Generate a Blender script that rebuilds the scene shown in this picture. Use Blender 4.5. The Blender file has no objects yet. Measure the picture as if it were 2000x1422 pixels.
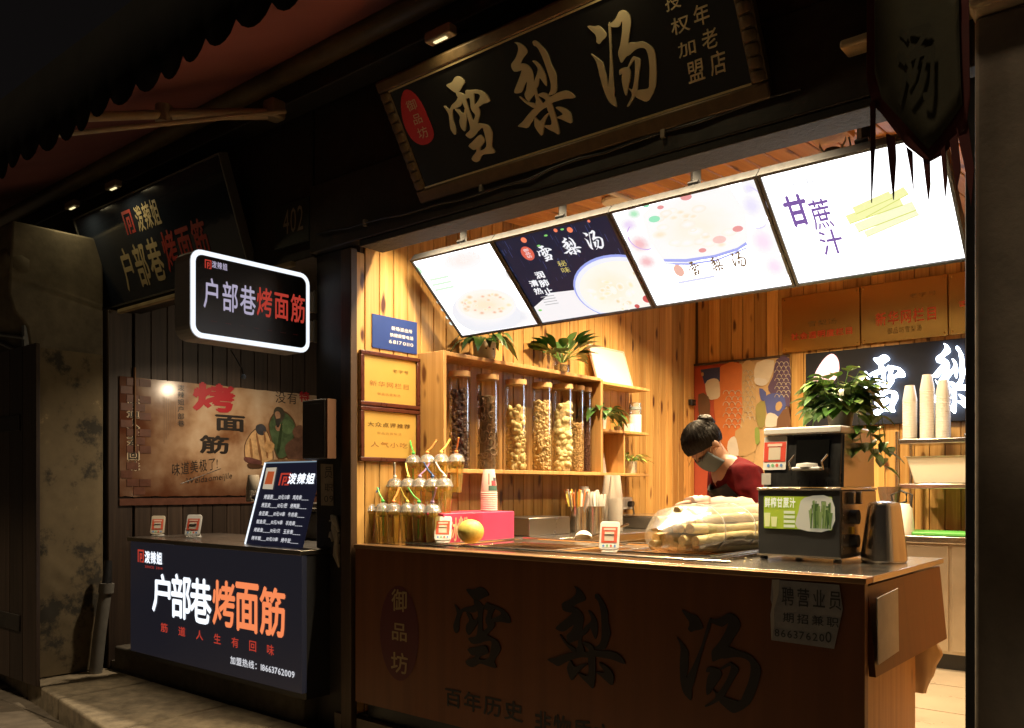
import bpy, bmesh, math, random
from math import radians as R, sin, cos, pi
from mathutils import Vector, Matrix, Euler, noise
random.seed(7)
S = bpy.context.scene
COL = S.collection
# ---------------------------------------------------------------- camera, sky, light, exposure
EYE = 1.32; YAW = R(39.8); FPX = 1667.0
cd = bpy.data.cameras.new('camera'); cam = bpy.data.objects.new('camera', cd); COL.objects.link(cam)
cam.location = (0, 0, EYE); cam.rotation_euler = (pi/2, 0, YAW)
cd.lens = 36*FPX/2000; cd.sensor_width = 36; cd.shift_y = 0.1195; cd.clip_start = .05; cd.clip_end = 500
S.camera = cam
wd = bpy.data.worlds.new('World'); S.world = wd; wd.use_nodes = True
wn = wd.node_tree; sky = wn.nodes.new('ShaderNodeTexSky'); sky.sky_type = 'NISHITA'; sky.sun_disc = False
sky.sun_elevation = R(-4); sky.sun_rotation = R(200)
bgn = wn.nodes['Background']; wn.links.new(sky.outputs[0], bgn.inputs[0]); bgn.inputs[1].default_value = 0.08
glow = wn.nodes.new('ShaderNodeBackground'); glow.inputs[0].default_value = (1, .72, .5, 1); glow.inputs[1].default_value = .0028   # even city glow of the night sky
add_ = wn.nodes.new('ShaderNodeAddShader'); wn.links.new(bgn.outputs[0], add_.inputs[0]); wn.links.new(glow.outputs[0], add_.inputs[1]); wn.links.new(add_.outputs[0], wn.nodes['World Output'].inputs[0])
sl = bpy.data.lights.new('street_glow', 'SUN'); sl.energy = 1.0; sl.angle = R(6); sl.color = (1, .78, .5)
so = bpy.data.objects.new('street_glow', sl); COL.objects.link(so)
so.rotation_euler = (Vector((.10, .40, -.92))).to_track_quat('-Z', 'Y').to_euler(); so.location = (0, -2, 8)
S.view_settings.view_transform = 'Standard'; S.view_settings.look = 'None'
S.view_settings.exposure = 0; S.view_settings.gamma = 1; S.view_settings.use_curve_mapping = False
S.cycles.use_denoising = True
try: S.cycles.denoiser = 'OPENIMAGEDENOISE'
except Exception: pass
S.cycles.max_bounces = 8; S.cycles.transparent_max_bounces = 24; S.cycles.caustics_reflective = False; S.cycles.caustics_refractive = False
S.cycles.sample_clamp_indirect = 4

# ---------------------------------------------------------------- helpers
def ray(x, y):
    u = (x-1000)/FPX; v = (950-y)/FPX
    return Vector((-sin(YAW)+u*cos(YAW), cos(YAW)+u*sin(YAW), v))
EV = Vector((0, 0, EYE))
def PX(x, y, X): d = ray(x, y); return EV+d*(X/d.x)
def PY(x, y, Y): d = ray(x, y); return EV+d*(Y/d.y)
def PZ(x, y, Z): d = ray(x, y); return EV+d*((Z-EYE)/d.z)

MATS = {}
def nn(nt, t, **k):
    n = nt.nodes.new('ShaderNode'+t)
    for a, b in k.items(): setattr(n, a, b)
    return n
def mt(name, col=(.5, .5, .5), rough=.5, metal=0., emit=None, es=1., var=.0, vs=8., bump=0., spec=.5, vscale=(1, 1, 1), coat=0., trans=0., aniso=0.):
    """one procedural material: base colour broken up by noise, optional fine relief"""
    if name in MATS: return MATS[name]
    m = bpy.data.materials.new(name); m.use_nodes = True; nt = m.node_tree; p = nt.nodes['Principled BSDF']
    p.inputs['Base Color'].default_value = (*col, 1); p.inputs['Roughness'].default_value = rough
    p.inputs['Metallic'].default_value = metal; p.inputs['Specular IOR Level'].default_value = spec
    p.inputs['Coat Weight'].default_value = coat
    if aniso: p.inputs['Anisotropic'].default_value = aniso
    if trans: p.inputs['Transmission Weight'].default_value = trans
    if emit:
        p.inputs['Emission Color'].default_value = (*emit, 1); p.inputs['Emission Strength'].default_value = es
    if var or bump:
        tc = nn(nt, 'TexCoord'); mp = nn(nt, 'Mapping'); mp.inputs['Scale'].default_value = vscale
        nt.links.new(tc.outputs['Object'], mp.inputs[0])
        nz = nn(nt, 'TexNoise'); nz.inputs['Scale'].default_value = vs; nz.inputs['Detail'].default_value = 6
        nz.inputs['Roughness'].default_value = .65; nt.links.new(mp.outputs[0], nz.inputs['Vector'])
        if var:
            cr = nn(nt, 'ValToRGB'); e = cr.color_ramp.elements
            e[0].position = .3; e[1].position = .7
            e[0].color = (*[c*(1-var) for c in col], 1); e[1].color = (*[min(1, c*(1+var*.6)) for c in col], 1)
            nt.links.new(nz.outputs['Fac'], cr.inputs[0]); nt.links.new(cr.outputs[0], p.inputs['Base Color'])
            rr = nn(nt, 'MapRange'); rr.inputs[3].default_value = max(.03, rough-.12); rr.inputs[4].default_value = min(1, rough+.12)
            nt.links.new(nz.outputs['Fac'], rr.inputs[0]); nt.links.new(rr.outputs[0], p.inputs['Roughness'])
        if bump:
            b = nn(nt, 'Bump'); b.inputs['Strength'].default_value = bump; b.inputs['Distance'].default_value = .01
            nt.links.new(nz.outputs['Fac'], b.inputs['Height']); nt.links.new(b.outputs[0], p.inputs['Normal'])
    MATS[name] = m; return m
def em(name, col, es=1.):
    """a lit print or lamp lens: gives off light"""
    if name in MATS: return MATS[name]
    m = mt(name, tuple(c*.05 for c in col), .4, emit=col, es=es, spec=.2); return m
def clear(name, col=(1, 1, 1), gloss=.12, tint=.0, rough=.05):
    """thin clear plastic or glass: see-through with a fresnel shine"""
    if name in MATS: return MATS[name]
    m = bpy.data.materials.new(name); m.use_nodes = True; nt = m.node_tree; nt.nodes.remove(nt.nodes['Principled BSDF'])
    out = nt.nodes['Material Output']; tr = nn(nt, 'BsdfTransparent'); tr.inputs[0].default_value = (*col, 1)
    gl = nn(nt, 'BsdfGlossy'); gl.inputs['Roughness'].default_value = rough
    df = nn(nt, 'BsdfDiffuse'); df.inputs[0].default_value = (*col, 1)
    fr = nn(nt, 'LayerWeight'); fr.inputs[0].default_value = .25
    mr = nn(nt, 'MapRange'); mr.inputs[3].default_value = gloss*.35; mr.inputs[4].default_value = min(1, gloss*5)
    nt.links.new(fr.outputs['Fresnel'], mr.inputs[0])
    m1 = nn(nt, 'MixShader'); m1.inputs[0].default_value = tint; nt.links.new(tr.outputs[0], m1.inputs[1]); nt.links.new(df.outputs[0], m1.inputs[2])
    m2 = nn(nt, 'MixShader'); nt.links.new(mr.outputs[0], m2.inputs[0]); nt.links.new(m1.outputs[0], m2.inputs[1]); nt.links.new(gl.outputs[0], m2.inputs[2])
    nt.links.new(m2.outputs[0], out.inputs[0]); MATS[name] = m; return m
def wood(name, light, dark, knot=None, rough=.45, gs=1., knots=1.):
    """sawn board: grain along local z, knots, tone differing from board to board"""
    if name in MATS: return MATS[name]
    m = bpy.data.materials.new(name); m.use_nodes = True; nt = m.node_tree; p = nt.nodes['Principled BSDF']; L = nt.links.new
    tc = nn(nt, 'TexCoord'); oi = nn(nt, 'ObjectInfo')
    off = nn(nt, 'VectorMath', operation='SCALE'); cx = nn(nt, 'CombineXYZ')
    for i in range(3): L(oi.outputs['Random'], cx.inputs[i])
    L(cx.outputs[0], off.inputs[0]); off.inputs['Scale'].default_value = 37.3
    ad = nn(nt, 'VectorMath', operation='ADD'); L(tc.outputs['Object'], ad.inputs[0]); L(off.outputs[0], ad.inputs[1])
    mp = nn(nt, 'Mapping'); mp.inputs['Scale'].default_value = (46*gs, 46*gs, 1.6*gs); L(ad.outputs[0], mp.inputs[0])
    nz = nn(nt, 'TexNoise'); nz.inputs['Scale'].default_value = 1; nz.inputs['Detail'].default_value = 5; nz.inputs['Distortion'].default_value = .6; L(mp.outputs[0], nz.inputs['Vector'])
    cr = nn(nt, 'ValToRGB'); e = cr.color_ramp.elements; e[0].position = .35; e[1].position = .68; e[0].color = (*dark, 1); e[1].color = (*light, 1); L(nz.outputs['Fac'], cr.inputs[0])
    tone = nn(nt, 'MapRange'); tone.inputs[3].default_value = .62; tone.inputs[4].default_value = 1.15; L(oi.outputs['Random'], tone.inputs[0])
    mu = nn(nt, 'VectorMath', operation='SCALE'); L(cr.outputs[0], mu.inputs[0]); L(tone.outputs[0], mu.inputs['Scale'])
    last = mu.outputs[0]
    if knot:
        mk_ = nn(nt, 'Mapping'); mk_.inputs['Scale'].default_value = (13, 13, 4.2); L(ad.outputs[0], mk_.inputs[0])
        wn_ = nn(nt, 'TexNoise'); wn_.inputs['Scale'].default_value = 1.5; L(mk_.outputs[0], wn_.inputs['Vector'])
        wa = nn(nt, 'VectorMath', operation='MULTIPLY_ADD'); L(wn_.outputs['Color'], wa.inputs[0]); wa.inputs[1].default_value = (.35, .35, .35); L(mk_.outputs[0], wa.inputs[2])
        vo = nn(nt, 'TexVoronoi'); vo.inputs['Scale'].default_value = 1; L(wa.outputs[0], vo.inputs['Vector'])
        kr = nn(nt, 'ValToRGB'); k = kr.color_ramp.elements; k[0].position = .12*knots; k[1].position = .25*knots; k[0].color = (1, 1, 1, 1); k[1].color = (0, 0, 0, 1)
        L(vo.outputs['Distance'], kr.inputs[0])
        sp = nn(nt, 'SeparateColor'); L(vo.outputs['Color'], sp.inputs[0])
        gt = nn(nt, 'Math', operation='GREATER_THAN'); gt.inputs[1].default_value = .3; L(sp.outputs[0], gt.inputs[0])
        km = nn(nt, 'Math', operation='MULTIPLY'); L(kr.outputs[0], km.inputs[0]); L(gt.outputs[0], km.inputs[1])
        mx = nn(nt, 'Mix', data_type='RGBA'); L(km.outputs[0], mx.inputs[0]); L(last, mx.inputs[6]); mx.inputs[7].default_value = (*knot, 1)
        last = mx.outputs[2]
    L(last, p.inputs['Base Color']); p.inputs['Roughness'].default_value = rough
    b = nn(nt, 'Bump'); b.inputs['Strength'].default_value = .12; b.inputs['Distance'].default_value = .004; L(nz.outputs['Fac'], b.inputs['Height']); L(b.outputs[0], p.inputs['Normal'])
    MATS[name] = m; return m

def tag(o, label=None, cat=None, group=None, kind=None):
    if label: o['label'] = label
    if cat: o['category'] = cat
    if group: o['group'] = group
    if kind: o['kind'] = kind
    return o
def T(name, label, cat, loc, rot=(0, 0, 0), group=None):
    o = bpy.data.objects.new(name, None); COL.objects.link(o); o.location = loc; o.rotation_euler = rot; o.empty_display_size = .05
    return tag(o, label, cat, group)
def wpos(o):
    v = Vector((0, 0, 0))
    while o: v = v+o.location; o = o.parent
    return v
def ob(name, me, mat=None, parent=None, loc=(0, 0, 0), rot=(0, 0, 0)):
    o = bpy.data.objects.new(name, me); COL.objects.link(o); o.location = loc; o.rotation_euler = rot
    if parent: o.parent = parent
    if mat and not me.materials: me.materials.append(mat)
    return o
def dup(root, parent=None):
    c = root.copy(); COL.objects.link(c)
    if parent: c.parent = parent
    for ch in [x for x in bpy.data.objects if x.parent == root]: dup(ch, c)
    return c
class B:
    def __init__(s): s.v = []; s.f = []
    def add(s, vs, fs):
        n = len(s.v); s.v += [tuple(p) for p in vs]; s.f += [tuple(i+n for i in q) for q in fs]; return s
    def box(s, x0, y0, z0, x1, y1, z1):
        return s.add([(x0, y0, z0), (x1, y0, z0), (x1, y1, z0), (x0, y1, z0), (x0, y0, z1), (x1, y0, z1), (x1, y1, z1), (x0, y1, z1)],
                     [(0, 3, 2, 1), (4, 5, 6, 7), (0, 1, 5, 4), (1, 2, 6, 5), (2, 3, 7, 6), (3, 0, 4, 7)])
    def hexa(s, q, h):          # q: four bottom corners counter-clockwise, h: four top corners
        return s.add(list(q)+list(h), [(0, 3, 2, 1), (4, 5, 6, 7), (0, 1, 5, 4), (1, 2, 6, 5), (2, 3, 7, 6), (3, 0, 4, 7)])
    def tube(s, pts, r, seg=8, caps=True):
        pts = [Vector(p) for p in pts]; n = len(pts); rs = r if isinstance(r, (list, tuple)) else [r]*n
        V = []; F = []; ref = None
        for i, p in enumerate(pts):
            t = (pts[min(i+1, n-1)]-pts[max(i-1, 0)]).normalized()
            if ref is None: ref = Vector((0, 0, 1)) if abs(t.z) < .9 else Vector((1, 0, 0))
            a = t.cross(ref).normalized(); b = t.cross(a).normalized(); ref = -b if False else ref
            for k in range(seg):
                w = 2*pi*k/seg; V.append(p+a*cos(w)*rs[i]+b*sin(w)*rs[i])
        for i in range(n-1):
            for k in range(seg): F.append((i*seg+k, i*seg+(k+1) % seg, (i+1)*seg+(k+1) % seg, (i+1)*seg+k))
        if caps: F.append(tuple(range(seg-1, -1, -1))); F.append(tuple((n-1)*seg+k for k in range(seg)))
        return s.add(V, F)
    def lathe(s, prof, seg=20, c=(0, 0, 0), sx=1, sy=1):
        V = []; F = []; n = len(prof)
        for r, z in prof:
            for k in range(seg):
                w = 2*pi*k/seg; V.append((c[0]+r*cos(w)*sx, c[1]+r*sin(w)*sy, c[2]+z))
        for i in range(n-1):
            for k in range(seg): F.append((i*seg+k, i*seg+(k+1) % seg, (i+1)*seg+(k+1) % seg, (i+1)*seg+k))
        if prof[0][0] > 1e-4: F.append(tuple(range(seg-1, -1, -1)))
        if prof[-1][0] > 1e-4: F.append(tuple((n-1)*seg+k for k in range(seg)))
        return s.add(V, F)
    def plate(s, pts, y0, y1=None):   # outline in local x,z; front at y0 (towards -y), back at y1
        n = len(pts)
        ar = sum(pts[i][0]*pts[(i+1) % n][1]-pts[(i+1) % n][0]*pts[i][1] for i in range(n))
        if ar < 0: pts = pts[::-1]
        V = [(p[0], y0, p[1]) for p in pts]; F = [tuple(range(n))]
        if y1 is not None:
            V += [(p[0], y1, p[1]) for p in pts]; F += [(i, n+i, n+(i+1) % n, (i+1) % n) for i in range(n)]
            F.append(tuple(range(2*n-1, n-1, -1)))
        return s.add(V, F)
    def ball(s, c, r, seg=12, rings=8, sc=(1, 1, 1)):
        pr = [(max(1e-5, sin(pi*i/rings)), -cos(pi*i/rings)) for i in range(rings+1)]
        V = []; F = []
        for a, z in pr:
            for k in range(seg): w = 2*pi*k/seg; V.append((c[0]+r*a*cos(w)*sc[0], c[1]+r*a*sin(w)*sc[1], c[2]+r*z*sc[2]))
        for i in range(rings):
            for k in range(seg): F.append((i*seg+k, i*seg+(k+1) % seg, (i+1)*seg+(k+1) % seg, (i+1)*seg+k))
        return s.add(V, F)
    def grid(s, fn, nu, nv):
        V = [fn(i/nu, j/nv) for j in range(nv+1) for i in range(nu+1)]
        F = [(j*(nu+1)+i, j*(nu+1)+i+1, (j+1)*(nu+1)+i+1, (j+1)*(nu+1)+i) for j in range(nv) for i in range(nu)]
        return s.add(V, F)
    def mesh(s, name, smooth=None):
        me = bpy.data.meshes.new(name); me.from_pydata([tuple(p) for p in s.v], [], s.f); me.update()
        if smooth:
            for p in me.polygons: p.use_smooth = True
            me.set_sharp_from_angle(angle=R(smooth))
        return me
    def mk(s, name, mat, parent=None, loc=(0, 0, 0), rot=(0, 0, 0), smooth=None, bevel=0, world=False, seg=2, solid=0):
        if world:
            lo = [min(p[i] for p in s.v) for i in range(3)]; hi = [max(p[i] for p in s.v) for i in range(3)]
            c = Vector(((lo[0]+hi[0])/2, (lo[1]+hi[1])/2, lo[2])); s.v = [(p[0]-c.x, p[1]-c.y, p[2]-c.z) for p in s.v]
            loc = c-(wpos(parent) if parent else Vector((0, 0, 0)))
        o = ob(name, s.mesh(name, smooth), mat, parent, loc, rot)
        if solid:
            m = o.modifiers.new('solid', 'SOLIDIFY'); m.thickness = solid
        if bevel:
            m = o.modifiers.new('bevel', 'BEVEL'); m.width = bevel; m.segments = seg; m.limit_method = 'ANGLE'
            for p in o.data.polygons: p.use_smooth = True
            o.data.set_sharp_from_angle(angle=R(40))
        return o
def bx(name, mat, parent, a, b, world=True, bevel=0):
    return B().box(*a, *b).mk(name, mat, parent, world=world, bevel=bevel)

# ---- lettering: glyph outlines of the built-in font, laid on a panel's local x,z plane
GL = {}
def glyph(ch, bold, res=2):
    k = (ch, bold)
    if k not in GL:
        c = bpy.data.curves.new('g', 'FONT'); c.body = ch; c.resolution_u = res; c.offset = bold
        o = bpy.data.objects.new('g', c); COL.objects.link(o); bpy.context.view_layer.update()
        m = bpy.data.meshes.new_from_object(o.evaluated_get(bpy.context.evaluated_depsgraph_get()))
        vs = [(v.co.x, v.co.y) for v in m.vertices]; fs = [tuple(p.vertices) for p in m.polygons]
        bpy.data.objects.remove(o); bpy.data.curves.remove(c); bpy.data.meshes.remove(m)
        xs = [p[0] for p in vs] or [0, .3]
        GL[k] = (vs, fs, max(xs)-min(xs), min(xs))
    return GL[k]
def P2(root, x, y, off=0.):
    """the point of a panel (local y = off) that lies at this place of the photograph: local x,z"""
    mw = Matrix.LocRotScale(root.location, root.rotation_euler, None); inv = mw.inverted()
    o = inv @ EV; d = inv.to_3x3() @ ray(x, y); t = (off-o.y)/d.y; p = o+d*t
    return (p.x, p.z)
def lbox(root, box, off):
    if abs(root.rotation_euler.x) > R(25):      # leaning boards: measure across and down through the middle
        xm, ym = (box[0]+box[2])/2, (box[1]+box[3])/2
        return (P2(root, box[0], ym, off)[0], P2(root, xm, box[1], off)[1], P2(root, box[2], ym, off)[0], P2(root, xm, box[3], off)[1])
    return (*P2(root, box[0], box[1], off), *P2(root, box[2], box[3], off))
def txt(root, name, body, box, off, mat, bold=0., parent=None, vert=False, local=False, gap=.08, thick=0., slant=0., rot=0.):
    x0, z1, x1, z0 = box if local else lbox(root, box, off)
    V = []; F = []; pen = 0.
    cjk = lambda ch: ord(ch) > 0x2000
    for ch in body:
        if ch == ' ': pen += .5; continue
        vs, fs, w, mn = glyph(ch, 0.)
        n = len(V)
        if vert:
            V += [(p[0], p[1]-pen) for p in vs]; pen += 1.0+gap
        else:
            if cjk(ch): V += [(p[0]+pen, p[1]) for p in vs]; pen += 1.0+gap
            else: V += [(p[0]-mn+pen, p[1]) for p in vs]; pen += w+.07+gap*.5
        F += [tuple(i+n for i in q) for q in fs]
    lx = min(p[0] for p in V); hx = max(p[0] for p in V); lz = min(p[1] for p in V); hz = max(p[1] for p in V)
    sx = (x1-x0)/(hx-lx); sz = (z1-z0)/max(1e-6, hz-lz)
    b = B(); cx, cz = (x0+x1)/2, (z0+z1)/2
    for i, (dx, dz) in enumerate([(0, 0)]+([(bold, 0), (-bold, 0), (0, bold), (0, -bold)] if bold else [])):   # heavier strokes
        q = [(x0+(p[0]+dx-lx)*sx+slant*(p[1]-lz)*sz, z0+(p[1]+dz-lz)*sz) for p in V]
        if rot: q = [(cx+(a-cx)*cos(rot)-(c-cz)*sin(rot), cz+(a-cx)*sin(rot)+(c-cz)*cos(rot)) for a, c in q]
        b.add([(a, off-.00008*i, c) for a, c in q], F)
    o = b.mk(name, mat, parent or root)
    if thick:
        m = o.modifiers.new('solid', 'SOLIDIFY'); m.thickness = thick; m.offset = 0
    return o
def smooth_loop(p, k=2):
    n = len(p); out = []
    for i in range(n):
        a, b, c, d = (Vector((*p[(i+j) % n], 0)) for j in (-1, 0, 1, 2))
        for t in [j/k for j in range(k)]:
            q = .5*((2*b)+(c-a)*t+(2*a-5*b+4*c-d)*t*t+(3*b-a-3*c+d)*t**3); out.append((q.x, q.y))
    return out
BR = {}
BR['xue']=(0.729,[
[(47,192),(72,193),(91,200),(105,200),(119,193),(126,183),(112,177),(91,168),(74,168),(58,179)],
[(75,168),(90,166),(106,157),(115,157),(108,148),(105,129),(105,106),(107,92),(119,84),(108,67),(84,59),(67,58),(54,68),(61,72),(78,76),(84,83),(87,94),(88,111),(89,129),(86,144),(76,157)],
[(78,156),(86,144),(75,136),(52,135),(38,135),(30,127),(23,110),(21,88),(13,78),(4,82),(0,96),(7,113),(13,127),(10,139),(4,150),(11,148),(24,138),(40,145),(66,151)],
[(47,134),(63,131),(70,120),(81,119),(88,126),(87,112),(80,101),(62,81),(54,79),(46,89),(48,103),(57,112),(56,120)],
[(118,164),(130,162),(155,158),(176,152),(191,142),(199,132),(200,123),(189,121),(168,122),(147,119),(136,126),(150,131),(167,139),(166,146),(145,152),(116,155)],
[(116,156),(145,152),(141,141),(136,126),(147,119),(146,108),(133,95),(115,82),(105,91),(123,104),(117,115),(116,125),(122,137),(123,146),(111,147)],
[(115,84),(136,81),(157,74),(165,63),(166,52),(155,36),(146,23),(152,12),(147,7),(111,11),(94,11),(72,0),(54,2),(46,12),(74,23),(83,31),(102,33),(94,23),(124,27),(133,47),(137,68),(130,72),(105,67)],
[(53,43),(79,50),(112,58),(122,53),(126,43),(113,35),(101,31),(85,30),(69,29),(59,35)]])
BR['li']=(0.809,[
[(71,200),(84,196),(97,185),(101,175),(93,170),(80,165),(68,156),(67,146),(43,148),(38,160),(45,166),(58,171),(74,183),(77,193)],
[(69,157),(83,154),(94,145),(97,134),(93,117),(89,104),(82,93),(64,85),(58,82),(52,90),(52,99),(62,107),(71,121),(61,116),(46,106),(35,105),(22,109),(29,117),(49,131),(66,145)],
[(107,154),(116,152),(127,141),(132,127),(132,114),(127,99),(121,105),(113,119),(105,109),(94,102),(95,116),(108,127),(116,136),(113,145)],
[(95,116),(105,109),(94,102),(92,88),(99,71),(89,62),(71,69),(81,79),(83,92),(87,104)],
[(126,188),(135,187),(146,175),(157,158),(159,135),(164,115),(160,102),(151,83),(137,79),(124,81),(136,90),(142,105),(142,129),(140,154),(134,174),(126,180)],
[(93,88),(106,90),(120,85),(126,77),(151,79),(176,78),(191,71),(200,60),(192,59),(171,63),(148,64),(127,64),(108,60),(90,58),(70,52),(47,42),(30,33),(15,37),(0,43),(21,49),(46,59),(70,66),(101,70),(111,75)],
[(34,98),(40,95),(54,83),(76,74),(75,66),(66,68),(46,83)],
[(110,63),(125,64),(127,49),(127,30),(125,11),(120,0),(107,8),(92,17),(82,27),(104,23),(110,33),(109,50)],
[(63,49),(73,38),(94,45),(108,47),(91,35),(79,23),(69,10),(62,12),(54,29),(55,37)],
[(135,53),(149,51),(164,43),(173,31),(169,14),(157,18),(142,27),(128,34),(146,35),(149,39)]])
BR['tang']=(0.797,[
[(13,198),(34,192),(50,189),(61,177),(66,166),(60,161),(45,157),(36,153),(28,159),(31,165),(31,175),(23,184)],
[(0,140),(14,129),(29,113),(30,97),(29,75),(25,55),(38,35),(37,12),(31,12),(17,24),(10,45),(8,78),(10,114),(6,129)],
[(81,184),(86,178),(68,127),(53,80),(38,35),(25,55),(41,83),(62,129)],
[(80,184),(96,186),(110,191),(124,200),(136,200),(148,193),(154,181),(151,169),(139,151),(127,132),(122,121),(129,114),(105,105),(90,98),(87,107),(88,121),(100,134),(116,157),(125,176),(124,180),(115,173),(107,172),(86,178)],
[(126,132),(148,128),(169,125),(185,116),(198,102),(200,87),(191,56),(179,29),(168,17),(153,6),(137,0),(120,8),(105,19),(108,31),(150,26),(161,41),(173,68),(178,92),(175,108),(159,114),(139,113),(116,107),(108,114)],
[(128,101),(138,99),(151,89),(139,68),(126,46),(115,28),(97,15),(76,3),(71,5),(91,19),(97,30),(89,42),(102,36),(122,64),(133,91),(129,94),(108,82),(105,84)],
[(80,86),(106,84),(111,73),(100,55),(89,41),(80,29),(75,29),(74,44),(77,64),(83,75),(74,75)]])

def brush(root, name, key, box, off, mat, thick=.003, parent=None, local=False, step=.0004):
    x0, z1, x1, z0 = box if local else lbox(root, box, off)
    b = B()
    for i, pl in enumerate(BR[key][1]):
        q = [(x0+(x1-x0)*a/200, z0+(z1-z0)*c/200) for a, c in smooth_loop(pl, 3)]
        b.plate(q, off-thick-i*step, off+.0002)
    return b.mk(name, mat, parent or root)
def shape(root, name, pts, off, mat, parent=None, sm=0, thick=None, local=False):
    q = pts if local else [P2(root, x, y, off) for x, y in pts]
    if sm: q = smooth_loop(q, sm)
    return B().plate(q, off, None if thick is None else off+thick).mk(name, mat, parent or root)
def ellipse(root, name, box, off, mat, parent=None, a0=0, a1=2*pi, n=28, ring=0, rot=0., local=False):
    x0, z1, x1, z0 = box if local else lbox(root, box, off)
    cx, cz, rx, rz = (x0+x1)/2, (z0+z1)/2, abs(x1-x0)/2, abs(z1-z0)/2
    P = lambda w, k: (cx+k*rx*cos(w)*cos(rot)-k*rz*sin(w)*sin(rot), off, cz+k*rx*cos(w)*sin(rot)+k*rz*sin(w)*cos(rot))
    b = B(); ws = [a0+(a1-a0)*i/n for i in range(n+1)]
    if ring:
        V = [P(w, 1) for w in ws]+[P(w, 1-ring) for w in ws]
        b.add(V, [(i, i+1, n+2+i, n+1+i) for i in range(n)])
    else:
        full = abs(a1-a0-2*pi) < 1e-4
        V = [P(w, 1) for w in (ws[:-1] if full else ws)]; b.add(V, [tuple(range(len(V)))])
    return b.mk(name, mat, parent or root)
def logo(root, box, off, mat, parent=None):
    x0, z1, x1, z0 = lbox(root, box, off); b = B()
    X = lambda t: x0+(x1-x0)*t
    Z = lambda t: z0+(z1-z0)*t
    for a0, c0, a1, c1 in ((0, 0, .15, 1), (.15, .86, .85, 1), (.85, 0, 1, 1), (.6, 0, .85, .13), (.33, 0, .47, .72), (.47, .59, .72, .72), (.59, .27, .72, .59), (.47, .27, .59, .39)):
        b.plate([(X(a0), Z(c0)), (X(a1), Z(c0)), (X(a1), Z(c1)), (X(a0), Z(c1))], off)
    return b.mk('emblem', mat, parent or root)
def rrect(x0, z0, x1, z1, r, n=5):
    out = []
    for cx, cz, a in ((x1-r, z0+r, -pi/2), (x1-r, z1-r, 0), (x0+r, z1-r, pi/2), (x0+r, z0+r, pi)):
        out += [(cx+r*cos(a+pi/2*i/n), cz+r*sin(a+pi/2*i/n)) for i in range(n+1)]
    return out
# ---------------------------------------------------------------- materials of the place
PINE = wood('knotty_pine', (.71, .435, .15), (.50, .26, .068), (.085, .025, .007), .42)
PINEC = wood('ceiling_pine', (.60, .30, .11), (.48, .21, .065), (.15, .05, .012), .45)
SHELFW = wood('shelf_pine', (.58, .33, .12), (.46, .24, .075), (.12, .04, .012), .5)
DARKW = wood('dark_stained_board', (.075, .048, .032), (.04, .025, .018), None, .5)
BLACKW = mt('blackened_timber', (.030, .024, .018), .55, var=.45, vs=14, bump=.25)
BROWNW = wood('brown_jamb_wood', (.085, .045, .02), (.055, .028, .012), None, .5)
PLAST = mt('stained_plaster', (.15, .125, .085), .9, var=.5, vs=5, bump=.5)
STEEL = mt('brushed_steel', (.60, .56, .50), .22, 1.)
STEELD = mt('dark_steel', (.25, .23, .21), .3, 1., var=.06, vs=4)
BLACK = mt('black_plastic', (.02, .02, .022), .4, var=.2, vs=30)
WHITE = mt('white_plastic', (.8, .79, .76), .35, var=.05, vs=20)
PAPER = mt('paper', (.72, .70, .66), .8, var=.08, vs=30, bump=.1)
RED = mt('red_print', (.62, .06, .035), .5)
REDD = mt('seal_red', (.55, .03, .04), .4, var=.1)
GOLD = mt('brass_plate', (.46, .27, .075), .22, .95, aniso=.75)
GOLDF = mt('gilt_frame', (.13, .082, .036), .5, .3, var=.3, vs=25, bump=.2)
GILT = mt('gilt_letter', (.66, .55, .33), .38, .25, var=.08)
INK = mt('ink_black', (.012, .011, .01), .5)
GREEN = mt('green_print', (.25, .42, .06), .5)

# ---------------------------------------------------------------- ground
g = B().box(-40, -40, -.3, 40, 40, 0).mk('street', mt('street_stone', (.13, .115, .095), .75, var=.4, vs=9, bump=.5)); tag(g, kind='structure')
slab_m = mt('paving_slab', (.20, .165, .125), .7, var=.35, vs=7, bump=.5)
me = B().box(-.297, -.147, 0, .297, .147, .022).mesh('paving_slab')
for j in range(7):
    for i in range(9):
        o = ob('paving_slab', me, slab_m, g, (-6.9+i*.605+(.3 if j % 2 else 0), .35+j*.302, .001+random.uniform(-.003, .003)), (random.uniform(-.006, .006), random.uniform(-.006, .006), 0))
        m = o.modifiers.new('bevel', 'BEVEL'); m.width = .006; m.segments = 1
ed = lambda x: 2.36-(x+7.4)*.138
st = B().hexa([(-7.4, ed(-7.4)+.02, .001), (-3.2, ed(-3.2)+.02, .001), (-3.2, 2.555, .001), (-7.4, 2.555, .001)], [(-7.4, ed(-7.4)+.02, .135), (-3.2, ed(-3.2)+.02, .135), (-3.2, 2.555, .135), (-7.4, 2.555, .135)]).mk('step', mt('step_joint', (.06, .05, .04), .9)); tag(st, kind='structure')
sx_ = [-7.4, -6.5, -5.62, -4.95, -4.1, -3.2]
for a, c in zip(sx_[:-1], sx_[1:]):
    a += .006; c -= .006; j = random.uniform(-.006, .006)
    B().hexa([(a, ed(a)+j, .003), (c, ed(c)+j, .003), (c, 2.56, .003), (a, 2.56, .003)], [(a, ed(a)+j, .15+j*.4), (c, ed(c)+j, .15), (c, 2.56, .15+j*.3), (a, 2.56, .15)]).mk('step_stone', mt('step_stone', (.30, .245, .165), .8, var=.5, vs=11, bump=.7), st, bevel=.014)
fl = B().box(-3.3, 2.62, .002, -.3, 6.3, .228).mk('shop_floor', mt('floor_grout', (.25, .2, .15), .8)); tag(fl, kind='structure')
tile = mt('floor_tile', (.34, .28, .21), .3, var=.1, vs=4)
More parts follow.
